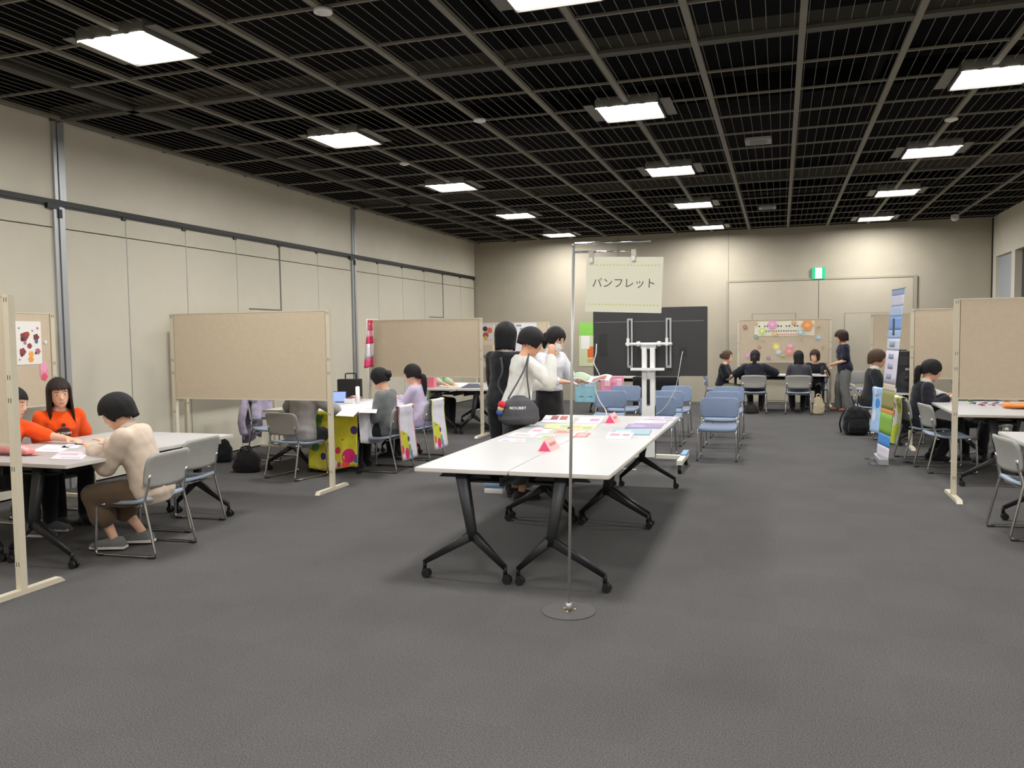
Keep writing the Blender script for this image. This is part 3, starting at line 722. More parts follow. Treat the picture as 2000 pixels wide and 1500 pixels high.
# ---- left booth
pA, fA = person('long-haired woman in an orange T-shirt with a dark badge print', -6.08, 5.62, (.86, -.5), 1.54, True, 12, 0, (8, -3, 4), {'L': (-5.86, 5.66, .60), 'R': (-5.88, 5.48, .60)},
    top=('shirt', ORANGE, 'short', .020), bottom=('trousers', (34, 34, 40)), hair=dict(c=DBR, zf=.05, zs=-.29, zb=-.31, open=(50, 66), flare=.5, vol=1.08), vox=.0085, seed=2, seat=.44)
pB, fB = person('person in orange half hidden behind the partition post, reaching across the table', -6.08, 5.0, (.95, .2), 1.54, True, 16, 0, (14, 8, 0), {'L': (-5.50, 5.22, .75), 'R': (-5.75, 4.75, .75)},
    top=('shirt', ORANGE, 'half', .020), bottom=('trousers', (30, 30, 34)), hair=dict(c=BLK, zf=.05, zs=-.05, zb=-.1), shoe=(90, 90, 98), socks=(200, 195, 180), vox=.0085, seed=3)
pC, fC = person('short-haired person in a loose beige shirt seated with the back half turned', -4.42, 4.88, (-.95, -.28), 1.53, True, 20, 0, (30, 12, 0), {'L': (-4.82, 4.76, .748), 'R': (-4.92, 5.02, .76)},
    feet={'L': (-4.70, 4.80, .015), 'R': (-4.62, 5.0, .02)}, top=('shirt', (206, 188, 170), 'long', .034, -.13), bottom=('trousers', (96, 78, 62), .27, .03), hair=dict(c=BLK, zf=.035, zs=-.055, zb=-.095, vol=1.12, open=(45, 70)),
    shoe=(112, 112, 110), socks=(205, 202, 195), vox=.0085, poles={'L': (-.35, -.1, -1), 'R': (.5, 0, -1)}, seed=4, bulk=1.0, collar=[(210, 192, 176)])
# ---- second booth
person('person in a grey suit jacket seated behind the partition board', -5.15, 8.03, (.22, .97), 1.6, True, 12, 0, (20, 0, 0), {'L': (-5.3, 8.45, .75), 'R': (-4.93, 8.40, .75)},
    top=('jacket', (150, 146, 146), 'long', .030, -.16), bottom=('trousers', (44, 46, 54)), hair=dict(c=BLK), seed=6, poles={'R': (.9, -.3, -.3), 'L': (-.9, -.3, -.3)}, bulk=1.08)
person('woman in a grey sweater with her hair in a low bun', -4.38, 8.74, (-1, .0), 1.54, True, 9, 0, (24, 0, 0), {'L': (-4.70, 8.66, .585), 'R': (-4.68, 8.82, .585)},
    top=('sweater', (112, 116, 116), 'long', .024, -.08), bottom=('trousers', (36, 36, 40)), hair=dict(c=BLK, zf=.045, zs=-.055, zb=-.06, tail='bun'), vox=.0095, seed=7)
person('woman in a lilac shirt with a low ponytail', -4.41, 9.66, (-1, -.02), 1.54, True, 8, 0, (12, 0, 0), {'L': (-4.78, 9.58, .755), 'R': (-4.76, 9.80, .755)},
    top=('shirt', (196, 182, 208), 'long', .024, -.08), bottom=('trousers', (40, 40, 46)), hair=dict(c=BLK, zf=.06, zs=-.04, zb=-.07, tail='pony', len=.30, tz=-.045), vox=.0095, seed=8)
# ---- third booth
person('short-haired person in a white shirt at the table with the pink box', -4.10, 12.8, (-1, .15), 1.57, True, 10, 0, (10, 0, 0), {'L': (-4.5, 12.65, .75), 'R': (-4.45, 12.9, .75)},
    top=('shirt', (212, 210, 216), 'long', .022, -.14), bottom=('trousers', (50, 54, 66)), hair=dict(c=BLK, zf=.05, zs=-.02, zb=-.075), seed=9, vox=.013)
person('dark-haired person seated beyond the one in the white shirt', -4.12, 13.6, (-1, -.1), 1.54, True, 10, 0, (10, 0, 0), {'L': (-4.45, 13.5, .75), 'R': (-4.45, 13.7, .75)},
    top=('shirt', (96, 92, 90), 'long', .02), bottom=('trousers', (40, 40, 44)), hair=dict(c=BLK, zs=-.06, zb=-.1), seed=10, vox=.013)
person('person in pale green leaning over the table with the pink box', -5.78, 13.05, (1, -.1), 1.54, True, 24, 0, (26, 0, 0), {'L': (-5.25, 12.9, .75), 'R': (-5.22, 12.55, .745)},
    top=('shirt', (178, 200, 170), 'half', .022), bottom=('trousers', (44, 44, 50)), hair=dict(c=BLK, zs=-.06, zb=-.1), seed=11, vox=.012, poles={'R': (.9, -.3, -.2), 'L': (-.9, -.3, -.2)})
# ---- standing group at the leaflets
pI, fI = person('standing woman in a black suit with a straight black bob, back turned', -2.67, 7.88, (.3, .95), 1.64, False, 3, 0, (8, 0, 0), {'L': (-2.68, 8.2, 1.05), 'R': (-2.46, 8.14, 1.05)},
    top=('jacket', (34, 34, 38), 'long', .026, -.1), bottom=('trousers', (28, 28, 31), .04, .022), hair=dict(c=(18, 18, 20), zf=.04, zs=-.125, zb=-.135, vol=1.07, open=(30, 52), flare=.35), collar=[(228, 226, 222)], shoe=(24, 24, 26), vox=.0095, seed=12)
pJ, fJ = person('standing woman in a white top with a charcoal shoulder bag, hand raised to her face', -2.38, 7.42, (.80, .60), 1.6, False, 11, 0, (24, 0, 0), {'L': (-2.20, 7.75, 1.1), 'R': (-2.04, 7.42, 1.34)},
    top=('shirt', (214, 212, 206), 'long', .026, -.06), bottom=('skirt', (46, 46, 48), .16), hair=dict(c=BLK, zf=.05, zs=-.045, zb=-.055, vol=1.06), skin=SKIN2, vox=.0085, seed=13, poles={'R': (.5, .1, -1), 'L': (-.4, .1, -1)}, hdir={'R': (.1, .15, 1)}, curl=.5)
pK, fK = person('standing woman with a white face mask, white blouse and black skirt', -2.42, 8.72, (.86, -.5), 1.61, False, 5, 0, (26, 6, 0), {'L': (-2.06, 8.73, 1.06), 'R': (-2.17, 8.44, 1.06)},
    top=('blouse', (212, 212, 218), 'three', .022, .06), bottom=('skirt', (38, 37, 38), .38), hair=dict(c=BLK, zf=.06, zs=-.045, zb=-.06, tail='pony', len=.16), mask=True, vox=.009, seed=14, collar=[(232, 232, 236)], poles={'R': (.6, -.4, -.8), 'L': (-.6, -.4, -.8)})
# ---- far table
person('woman in a black V-neck top seated at the end of the far table', -1.13, 17.38, (.97, -.2), 1.53, True, 10, 0, (6, 0, 0), {'L': (-.82, 17.48, .755), 'R': (-.84, 17.28, .755)},
    top=('shirt', (28, 28, 34), 'short', .024), bottom=('trousers', (128, 124, 88)), hair=dict(c=(84, 60, 50), zf=.065, zs=-.05, zb=-.05, tail='bun'), seed=15, vox=.013)
person('person in a dark navy jacket with long tied hair, back turned at the far table', -.47, 16.66, (.05, 1), 1.6, True, 16, 0, (20, 0, 0), {'L': (-.62, 17.0, .755), 'R': (-.24, 17.02, .755)},
    top=('jacket', (34, 37, 46), 'long', .034, -.1), bottom=('trousers', (30, 31, 36)), hair=dict(c=(34, 27, 26), zs=-.07, zb=-.09, tail='pony', len=.36, tz=-.04), seed=16, vox=.013, bulk=1.12, poles={'L': (-1, -.2, -.2), 'R': (1, -.2, -.2)}, shoulders=1.1)
person('person in a charcoal jacket with a black bob, back turned at the far table', .36, 16.66, (-.05, 1), 1.54, True, 12, 0, (16, 8, 0), {'L': (.2, 17.03, .75), 'R': (.5, 17.03, .75)},
    top=('jacket', (66, 66, 72), 'long', .024, -.08), bottom=('trousers', (28, 28, 32)), hair=dict(c=(20, 19, 21), zs=-.13, zb=-.15, vol=1.05, flare=.3), seed=17, vox=.013)
person('woman in a black top with a brown bob facing out at the far table', .72, 17.92, (-.25, -.97), 1.53, True, 12, 0, (8, -12, 0), {'L': (.88, 17.52, .75), 'R': (.52, 17.5, .75)},
    top=('shirt', (26, 27, 34), 'short', .022), bottom=('trousers', (40, 40, 46)), hair=dict(c=(54, 38, 32), zf=.04, zs=-.09, zb=-.10, vol=1.06), seed=18, vox=.013)
person('standing woman in a navy top and grey trousers with clasped hands', 1.22, 17.40, (-.98, -.2), 1.54, False, 4, 0, (14, 0, 0), {'L': (1.0, 17.26, .93), 'R': (1.02, 17.36, .90)},
    feet={'L': (1.28, 17.28, 0), 'R': (1.14, 17.5, 0)}, top=('shirt', (34, 36, 52), 'short', .026, -.12), bottom=('trousers', (112, 112, 110), .08, .034), hair=dict(c=(58, 40, 34), zf=.04, zs=-.085, zb=-.10, vol=1.12), shoe=(176, 110, 84), seed=19, vox=.0125)
# ---- right side
person('short-haired person in a black jacket seated by the backpack', 1.34, 13.75, (1, .0), 1.66, True, 6, 0, (10, 0, 0), {'L': (1.66, 13.9, .74), 'R': (1.70, 13.6, .74)},
    top=('jacket', (38, 40, 42), 'long', .028, -.1), bottom=('trousers', (32, 32, 36)), hair=dict(c=(76, 54, 40), zf=.045, zs=-.04, zb=-.09, vol=1.06), collar=[(214, 208, 196)], seed=20, vox=.0125)
person('woman in a black suit with a long ponytail, seated and looking down', 1.57, 10.83, (.97, .15), 1.57, True, 12, 0, (22, 0, 0), {'L': (1.86, 10.82, .76), 'R': (1.85, 10.62, .76)},
    feet={'L': (1.76, 10.92, 0), 'R': (1.80, 10.70, 0)}, top=('jacket', (34, 36, 44), 'long', .028, -.12), bottom=('trousers', (28, 28, 33)), hair=dict(c=BLK, zf=.055, zs=-.04, zb=-.07, tail='pony', len=.34), collar=[(228, 222, 206), 1], shoe=(30, 28, 30), seed=21, vox=.0105)
person('person in a grey-green top reaching for a cup behind the right partition', 2.42, 11.28, (-.55, -.83), 1.54, True, 16, 0, (18, 0, 0), {'R': (2.06, 11.0, .88), 'L': (2.5, 10.8, .76)},
    top=('shirt', (120, 128, 116), 'half', .022), bottom=('trousers', (44, 44, 50)), hair=dict(c=BLK), seed=22, vox=.0125)
chair(2.45, 11.34, face(-.55, -.83), 'grey chrome-framed chair under the person reaching for a cup')
# badge print on the orange shirt
sp_, ax_, s_ = fA['sp'], fA['axes'], fA['s']
X0, Y0, Z0 = ax_(.26)
bd = obj('shirt_print', MB().ext([(-.045, -.06), (.045, -.06), (.062, .0), (.045, .04), (.016, .05), (.0, .045), (-.016, .05), (-.045, .04), (-.062, 0)], 0, .002, frame(sp_(.295)+ax_(.295)[1]*.152*s_, X0, Z0)), paint((62, 44, 40)), pA)
M_ = frame(sp_(.295)+ax_(.295)[1]*.1565*s_, X0, Z0)
obj('lettering', text_mb('PENGUIN', .030, M_, .001, .0008), paint((236, 226, 214)), bd)
obj('print_dot', MB().ext(disc(.018, 18), 0, .002, frame(sp_(.378)+ax_(.378)[1]*.157*s_, X0, ax_(.345)[2])), paint((70, 50, 44)), bd)
# ================================================================== hanging sign and its stand
BRASS = mat('brass', (190, 170, 110), .3, .8)
st = thing('sign_stand', 'slim chrome sign stand with two top arms at the table end', 'stand', (-1.12, 4.40, 0))
pt = Vector((.045, 0, 2.03))
obj('pole', MB().tube([(0, 0, .02), pt*.5, pt], .0085, 10), mat('pole_steel', (168, 166, 162), .38, .5), st)
obj('arm', MB().tube(bend([pt, pt+Vector((0, 0, .02)), pt+Vector((.42, 0, .015))], .02), .008, 10), CHROME, st)
obj('lower_arm', MB().tube([pt+Vector((0, 0, -.025)), pt+Vector((.34, 0, -.035))], .006, 10), CHROME, st)
for dx in (.10, .33):
    c = obj('clip', MB().bx((pt.x+dx-.012, -.012, 1.965), (pt.x+dx+.012, .012, 2.005)), CHROME, st)
    obj('clip_jaw', MB().bx((pt.x+dx-.009, -.016, 1.945), (pt.x+dx+.009, -.010, 1.97)).bx((pt.x+dx-.009, .010, 1.945), (pt.x+dx+.009, .016, 1.97)), WHITEP, c)
obj('base', MB().ext(disc(.15, 40), 0, .006), mat('base_steel', (92, 90, 89), .5, .1), st)
obj('socket', MB().cyl((0, 0, .008), (0, 0, .05), .017, 14), ALU, st)
for k in range(3): obj('screw', MB().ball((.035*math.cos(k*2.1+.5), .035*math.sin(k*2.1+.5), .010), (.009, .009, .006), 10, 6), BRASS, st)
ro = -.043; cx = AY(1218, 556, 4.40); sg = thing('hanging_sign', 'cream paper sign reading pamphlet in Japanese, clipped to the chrome stand', 'sign', cx)
sg.location = (cx.x, 4.40, cx.z-.15)
SM = frame((0, 0, .15), (math.cos(ro), 0, math.sin(ro)), (-math.sin(ro), 0, math.cos(ro)))
obj('board', MB().ext(rrect(.415, .297, .004, 2), -.002, .002, SM), mat('sign_paper', (226, 224, 204), .6), sg)
MT = SM@Matrix.Translation((0, .005, .0025))
obj('lettering', text_mb('パンフレット', .058, MT, .0006, -.0002), paint((60, 58, 56)), sg)
for yy in (.1, -.112):
    m_ = MB()
    for k in range(21): m_.ext([(-.186+k*.0186-.006, yy), (-.186+k*.0186+.006, yy+.002), (-.186+k*.0186+.001, yy+.011)], .002, .0026, SM)
    o = obj('garland', m_, paint((206, 204, 120)), sg); o['kind'] = 'stuff'

# ================================================================== name cards and leaflets on the middle tables
def prism(cx_, cy_, label, ln=.24):
    t = thing('name_card', label, 'card', (cx_, cy_, .7205))
    obj('card', MB().ext([(-.052, 0), (.052, 0), (0, .088)], -ln/2, ln/2, frame((0, 0, 0), (1, 0, 0), (0, 0, 1))), [paint((240, 176, 172))], t)
    obj('end', MB().ext([(-.043, .004), (.043, .004), (0, .076)], 0, .001, frame((0, -ln/2, 0), (1, 0, 0), (0, 0, 1))), paint((226, 76, 122)), t)
    n_ = Vector((.088, 0, .052)).normalized(); M_ = frame(Vector((.026, 0, .044))+n_*.001, (0, 1, 0), (-.052, 0, .088))
    obj('lettering', MB().ext([(-.08, -.012), (.08, -.012), (.08, .012), (-.08, .012)], 0, .0006, M_), paint((190, 120, 120)), t)
prism(-1.60, 5.74, 'pink triangular name card on the bare part of the white table')
prism(-1.515, 7.70, 'pink triangular name card at the far end among leaflets')
ZT = .7212
def leaf(px, col, prints, label, cat='leaflet', name='leaflet', th=.003, z=ZT, group=None):
    P4 = [G(a, b_, z) for a, b_ in px]; c = sum(P4, Vector())/4
    t = thing(name, label, cat, (c.x, c.y, z), 0, group); Q = [p-c for p in P4]
    obj('sheet', MB().ext([(p.x, p.y) for p in Q], 0, th), paint(col), t)
    bl = lambda u, v: (Q[0].lerp(Q[1], u)).lerp(Q[3].lerp(Q[2], u), v)
    for (u0, v0, u1, v1, cc) in prints:
        obj('print', MB().ext([(bl(u, v).x, bl(u, v).y) for u, v in ((u0, v0), (u1, v0), (u1, v1), (u0, v1))], th, th+.0004), paint(cc), t)
    return t
leaf([(972, 862), (1025, 864), (1026, 858), (984, 857)], (226, 220, 230), [(.1, .1, .4, .5, (170, 150, 180)), (.6, .2, .95, .8, (214, 170, 160))], 'pale violet leaflet at the near end of the leaflets')
leaf([(991, 852), (1041, 854), (1052, 847), (1004, 845)], (236, 234, 232), [(.2, .2, .8, .5, (214, 150, 160)), (.1, .6, .5, .9, (190, 190, 180))], 'white leaflet with a pink picture by the table edge')
leaf([(1030, 845), (1068, 846), (1082, 837), (1046, 836)], (238, 236, 240), [(.1, .2, .6, .6, (206, 140, 160))], 'white leaflet with rose marks beside the white one')
leaf([(1050, 857), (1078, 857), (1087, 851), (1060, 851)], (190, 200, 160), [(.2, .2, .7, .8, (150, 164, 120))], 'small green leaflet behind the pink card')
leaf([(1060, 838), (1112, 838), (1118, 829), (1066, 829)], (206, 208, 164), [(.05, .1, .5, .9, (216, 210, 150)), (.6, .2, .95, .8, (170, 188, 156))], 'yellow and green leaflet behind the standing woman\'s bag')
leaf([(1104, 840), (1158, 840), (1168, 830), (1116, 830)], (218, 210, 176), [(.1, .2, .5, .8, (206, 184, 126)), (.55, .1, .9, .6, (160, 180, 120))], 'yellow leaflet with orange pictures')
leaf([(1080, 846), (1110, 846), (1116, 841), (1086, 840)], (226, 160, 140), [(.2, .2, .8, .7, (206, 120, 110))], 'small coral leaflet between the yellow and white ones')
leaf([(1056, 826), (1118, 827), (1124, 814), (1066, 813)], (234, 234, 238), [(.25, .3, .48, .9, (160, 90, 96)), (.54, .3, .78, .9, (176, 104, 90))], 'white leaflet stack with two red photographs', th=.012)
leaf([(1119, 854), (1146, 854), (1154, 846), (1128, 846)], (222, 128, 128), [(.2, .2, .8, .8, (236, 170, 160))], 'small red leaflet alone in the middle of the table')
leaf([(1124, 827), (1170, 827), (1180, 815), (1136, 815)], (224, 216, 232), [(.5, .3, .9, .7, (206, 140, 170))], 'pale lilac leaflet beside the far name card')
g_ = None
for px, cc, pr, lab, th in (([(1258, 820), (1318, 821), (1322, 815), (1268, 814)], (190, 180, 192), (172, 162, 178), 'greyish mauve booklet, last of the row', .006),
        ([(1238, 828), (1299, 828), (1305, 822), (1246, 821)], (188, 178, 192), (204, 194, 202), 'mauve booklet, second from the far end', .006),
        ([(1220, 837), (1290, 837), (1296, 830), (1228, 829)], (142, 132, 168), (164, 152, 180), 'deep purple booklet in the row', .006),
        ([(1191, 849), (1268, 850), (1273, 841), (1198, 840)], (142, 170, 184), (166, 190, 190), 'teal blue booklet beside the white bundle', .008),
        ([(1183, 858), (1232, 859), (1238, 850), (1190, 849)], (236, 236, 240), (196, 140, 150), 'white bundle of folded leaflets at the near end of the row', .02)):
    leaf(px, cc, [(.1, .2, .5, .8, pr), (.6, .3, .9, .7, tuple(max(0, q-20) for q in pr))], lab, 'booklet', 'booklet', th)

# ================================================================== display on its white cart
tv = thing('display_cart', 'large black display seen from behind on a white wheeled cart', 'display', (-1.45, 9.55, 0))
obj('column', MB().bx((-.075, -.02, .12), (-.02, .05, 1.40)).bx((.02, -.02, .12), (.075, .05, 1.40)).bx((-.02, .02, .12), (.02, .045, 1.40)).bx((-.075, -.025, .12), (.075, .05, .72)), WHITEP, tv)
obj('column_slot', MB().bx((-.016, -.0275, .74), (.016, -.02, 1.03)), BLACKP, tv)
obj('column_slot', MB().bx((-.016, .014, 1.16), (.016, .0195, 1.38)), BLACKP, tv)
obj('shelf_bar', MB().bx((-.20, -.07, 1.135), (.19, -.02, 1.165)), WHITEP, tv)
for sx in (-1, 1):
    rail = obj('mount_rail', MB().bx((sx*.225-.032, .05, 1.18), (sx*.225-.012, .075, 1.73)).bx((sx*.225+.012, .05, 1.18), (sx*.225+.032, .075, 1.73)).bx((sx*.225-.032, .06, 1.16), (sx*.225+.032, .07, 1.19)).bx((sx*.225-.032, .06, 1.72), (sx*.225+.032, .07, 1.74)), ALU, tv)
    obj('rail_hook', MB().bx((sx*.225-.03, .0, 1.42), (sx*.225-.002, .055, 1.51)), WHITEP, rail)
    obj('bar_collar', MB().cyl((sx*.14, .02, 1.44), (sx*.10, .02, 1.44), .032, 14), WHITEP, tv)
obj('mount_bar', MB().cyl((-.27, .02, 1.44), (.27, .02, 1.44), .018, 14), WHITEP, tv)
obj('mount_head', MB().bx((-.09, -.01, 1.385), (.09, .06, 1.43)), ALU, tv)
sc_ = obj('screen_back', MB().ext(rrect(1.33, .80, .012, 3, .0, 1.465), -.05, 0, frame((-.005, .08, 0), (1, 0, 0), (0, 0, 1))), mat('display_black', (46, 46, 46), .55, var=.05, vscale=5), tv)
obj('seam', MB().bx((-.645, .078, 1.70), (.62, .081, 1.706)), mat('seam_grey', (120, 118, 114), .5), sc_)
obj('port_recess', MB().bx((-.60, .0775, 1.30), (-.50, .081, 1.56)), mat('recess_dark', (34, 34, 35), .6), sc_)
obj('port_recess', MB().bx((.345, .0775, 1.29), (.43, .081, 1.40)), mat('recess_dark', (34, 34, 35), .6), sc_)
obj('screen_glass', MB().bx((-.64, .1305, 1.09), (.63, .134, 1.85)), mat('glass_black', (12, 12, 14), .1), sc_)
def lp(a, b_, Y): 
    p = AY(a, b_, Y); return (p.x+1.45, Y-9.55, p.z)
obj('power_cable', MB().tube(wire([lp(1165, 672, 9.62), lp(1164, 690, 9.55), lp(1160, 708, 9.54), lp(1166, 722, 9.53), lp(1171, 735, 9.55), lp(1164, 746, 9.6), lp(1164, 765, 9.62), lp(1172, 785, 9.6), lp(1182, 800, 9.58), lp(1184, 818, 9.5), (-.56, -.1, .2), (-.4, -.1, .012), (-.1, -.3, .012)], 6), .006, 8), WHITEP, tv)
obj('signal_cable', MB().tube(wire([(.385, .07, 1.35), (.38, .0, 1.30), (.35, -.04, 1.1), (.30, .0, .9), (.18, .04, .7), (.06, .06, .6)], 5), .003, 6), WHITEP, tv)
for sx in (-1, 1):
    lg = obj('base_leg', MB().bx((sx*.40-.03, -.42, .10), (sx*.40+.03, .32, .15)), mat('cart_cream', (214, 212, 196), .5), tv)
    obj('leg_cap', MB().bx((sx*.40-.032, -.02, .15), (sx*.40+.032, .33, .17)), mat('cap_blue', (126, 160, 196), .6), lg)
    for y in (-.37, .27):
        wl_ = obj('wheel', MB().cyl((sx*.40-.018, y, .05), (sx*.40+.018, y, .05), .05, 20), BLACKP, tv)
        obj('hub', MB().cyl((sx*.40-.021, y, .05), (sx*.40+.021, y, .05), .02, 14), ALU, wl_)
        obj('fork', MB().bx((sx*.40-.024, y-.012, .05), (sx*.40-.019, y+.012, .10)).bx((sx*.40+.019, y-.012, .05), (sx*.40+.024, y+.012, .10)).bx((sx*.40-.024, y-.012, .095), (sx*.40+.024, y+.012, .105)), ALU, wl_)
obj('cross_bar', MB().bx((-.40, .02, .10), (.40, .09, .145)), mat('cart_cream', (214, 212, 196), .5), tv)

# ================================================================== exit signs
def exit_sign(M, lab, loc_):
    t = thing('exit_sign', lab, 'sign', loc_)
    obj('box', MB().ext(rrect(.27, .25, .01, 2), -.06, -.004, M), mat('exit_green', (30, 160, 110), .5, emit=.9), t)
    obj('lit_panel', MB().ext(rrect(.13, .22, .004, 2), -.004, 0, M), mat('exit_white', (236, 255, 246), .5, emit=2.2), t)
    fig = MB().ext(disc(.016, 12, .012, .06), 0, .001, M).ext([(-.02, .04), (.02, .045), (.026, -.01), (-.008, -.015)], 0, .001, M).ext([(-.01, -.01), (.01, -.012), (-.018, -.08), (-.034, -.075)], 0, .001, M).ext([(.006, -.01), (.026, -.012), (.042, -.07), (.026, -.078)], 0, .001, M)
    o = obj('runner_mark', fig, mat('exit_mark', (150, 220, 190), .5, emit=.8), t)
exit_sign(frame((0, -.002, 0), (1, 0, 0), (0, 0, 1)), 'green lit exit sign above the far doors', (.79, B-.06, 2.83))
p = AX(2004, 450, R-.07); exit_sign(frame((0, 0, 0), (0, -1, 0), (0, 0, 1)), 'green lit exit sign above the dark doorway on the right wall', (R-.065, p.y, p.z))

# ================================================================== posters, photographs, flowers
def flat(name, label, cat, M, w_, h_, col, th=.003):
    t = thing(name, label, cat, M.translation); M2 = M.copy(); M2.translation = (0, 0, 0)
    obj('sheet', MB().ext(rrect(w_, h_, .002, 1), 0, th, M2), paint(col), t); return t, M2@Matrix.Translation((0, 0, th))
def blob(mb, x, y, r, M, k=0, n=24, lob=0, z=.0004):
    mb.ext([((x+r*(1+(.11*math.cos(lob*2*PI*i/n+k) if lob else 0))*math.cos(2*PI*i/n)), (y+r*(1+(.11*math.cos(lob*2*PI*i/n+k) if lob else 0))*math.sin(2*PI*i/n))) for i in range(n)], 0, z, M)
XB = -6.93+.0155
P4 = [AX(27, 628, XB), AX(78, 626, XB), AX(83, 711, XB), AX(32, 714, XB)]; c = sum(P4, Vector())/4
M_ = frame((XB, c.y, c.z), (0, 1, 0), (0, 0, 1)); wP, hP = (P4[1]-P4[0]).length, (P4[3]-P4[0]).length
t, M2 = flat('flower_poster', 'white poster with dark red and purple blossom shapes on the left partition', 'poster', M_, wP, hP, (236, 232, 226))
def bl2(u, v): return ((u-.5)*wP, (.5-v)*hP)
PR = [(.34, .36, .15, 5, (132, 62, 66)), (.46, .30, .09, 0, (168, 72, 60)), (.27, .42, .07, 0, (70, 48, 64)), (.36, .50, .06, 0, (178, 120, 150)), (.80, .37, .11, 5, (120, 60, 64)), (.80, .47, .07, 0, (96, 104, 150)),
      (.53, .57, .09, 5, (140, 70, 74)), (.26, .70, .12, 5, (146, 66, 74)), (.22, .78, .05, 0, (60, 50, 46)), (.84, .70, .10, 5, (176, 110, 130)), (.76, .74, .04, 0, (60, 50, 50)), (.58, .76, .10, 6, (240, 170, 90)), (.56, .88, .10, 6, (236, 160, 70)),
      (.86, .16, .045, 5, (222, 130, 120)), (.15, .16, .04, 5, (176, 172, 160)), (.66, .22, .035, 0, (150, 164, 196)), (.13, .88, .03, 5, (214, 120, 130))]
for u, v, r_, lob, cc in PR:
    x_, y_ = bl2(u, v); m_ = MB(); blob(m_, x_, y_, r_*wP, M2, lob=lob, z=.0004+.0002*PR.index((u, v, r_, lob, cc))); obj('blossom', m_, paint(cc), t)
XC = XB; p = AX(86, 726, XC); t, M2 = flat('paper_cutout', 'small pink paper cutout pinned beside the flower poster', 'decoration', frame((XC, p.y, p.z), (0, 1, 0), (0, 0, 1)), .09, .10, (236, 150, 178))
for dx, dy, r_, cc in ((0, .05, .045, (240, 166, 190)), (.0, -.05, .035, (226, 90, 120))):
    m_ = MB(); blob(m_, dx, dy, r_, M2, lob=5); obj('petal', m_, paint(cc), t)
p = AX(88, 668, XB); tag(obj('magnet', MB().cyl((0, 0, 0), (.008, 0, 0), .018, 16), WHITEP, None, (XB, p.y, p.z)), 'round white magnet on the left partition', 'magnet')
# photo board at the far left
YB = 16.3-.0155
def onY(px, Y): 
    P_ = [AY(a, b_, Y) for a, b_ in px]; c_ = sum(P_, Vector())/4
    return frame((c_.x, Y, c_.z), (1, 0, 0), (0, 0, 1)), ((P_[1]-P_[0]).length+(P_[2]-P_[3]).length)/2, (P_[3]-P_[0]).length
for px, cc, bl_, lab in (([(942, 633), (961, 633), (961, 664), (942, 664)], (190, 186, 200), [(-.2, .2, .25, (60, 40, 44)), (.25, .1, .28, (190, 100, 60)), (-.15, -.2, .3, (150, 70, 60)), (-.15, -.36, .2, (190, 150, 60))], 'photograph of two faces on the photo board'),
        ([(966, 632), (1003, 632), (1003, 664), (966, 664)], (188, 160, 170), [(0, .35, .2, (180, 50, 60)), (-.25, .3, .16, (170, 60, 70)), (-.2, -.1, .2, (200, 150, 160)), (.2, -.1, .22, (90, 60, 70))], 'photograph with a red roof on the photo board'),
        ([(942, 674), (961, 674), (961, 706), (942, 706)], (184, 166, 146), [(-.2, -.2, .2, (130, 110, 110)), (.2, .0, .16, (60, 50, 70))], 'brownish photograph low on the photo board'),
        ([(966, 674), (1003, 674), (1003, 706), (966, 706)], (150, 110, 110), [(-.3, 0, .2, (190, 110, 110)), (.2, 0, .2, (80, 60, 60))], 'dark red photograph low on the photo board')):
    M_, w_, h_ = onY(px, YB); t, M2 = flat('photograph', lab, 'photo', M_, w_, h_, cc)
    obj('border', MB().bx((-w_/2-.02, -.001, -h_/2), (-w_/2, .0, h_/2)), paint((226, 224, 220)), t)
    for i, (u, v, r_, c2) in enumerate(bl_): m_ = MB(); blob(m_, u*w_, v*h_, r_*min(w_, h_), M2, z=.0005+.0003*i); obj('figure', m_, paint(c2), t)
M_, w_, h_ = onY([(1005, 631), (1048, 631), (1048, 690), (1005, 690)], YB); t, M2 = flat('notice_sheet', 'large white notice with grey lines on the photo board', 'poster', M_, w_, h_, (226, 224, 232))
for v, u0, u1 in ((.30, -.25, .25), (.20, -.28, .30), (.42, -.42, -.18), (.0, -.3, .3), (-.1, -.3, .3)):
    obj('text_line', MB().ext([(u0*w_, v*h_-.022), (u1*w_, v*h_-.022), (u1*w_, v*h_+.022), (u0*w_, v*h_+.022)], 0, .0005, M2), paint((150, 150, 158)), t)
# poster with green and orange on the far wall
M_, w_, h_ = onY([(1131, 630), (1172, 630), (1172, 715), (1131, 715)], B-.005); t, M2 = flat('wall_poster', 'bright green and orange poster on the far wall beside the display', 'poster', M_, w_, h_, (206, 214, 176))
for x0, y0, x1, y1, cc in ((-.5, .2, .5, .5, (140, 206, 90)), (-.4, -.1, .0, .3, (238, 236, 232)), (-.1, .24, .25, .42, (236, 176, 70)), (-.1, -.3, .5, -.05, (226, 110, 50)), (-.1, -.42, .4, -.33, (214, 170, 110))):
    obj('print', MB().ext([(x0*w_, y0*h_), (x1*w_, y0*h_), (x1*w_, y1*h_), (x0*w_, y1*h_)], 0, .0006+.0004*abs(x0), M2), paint(cc), t)
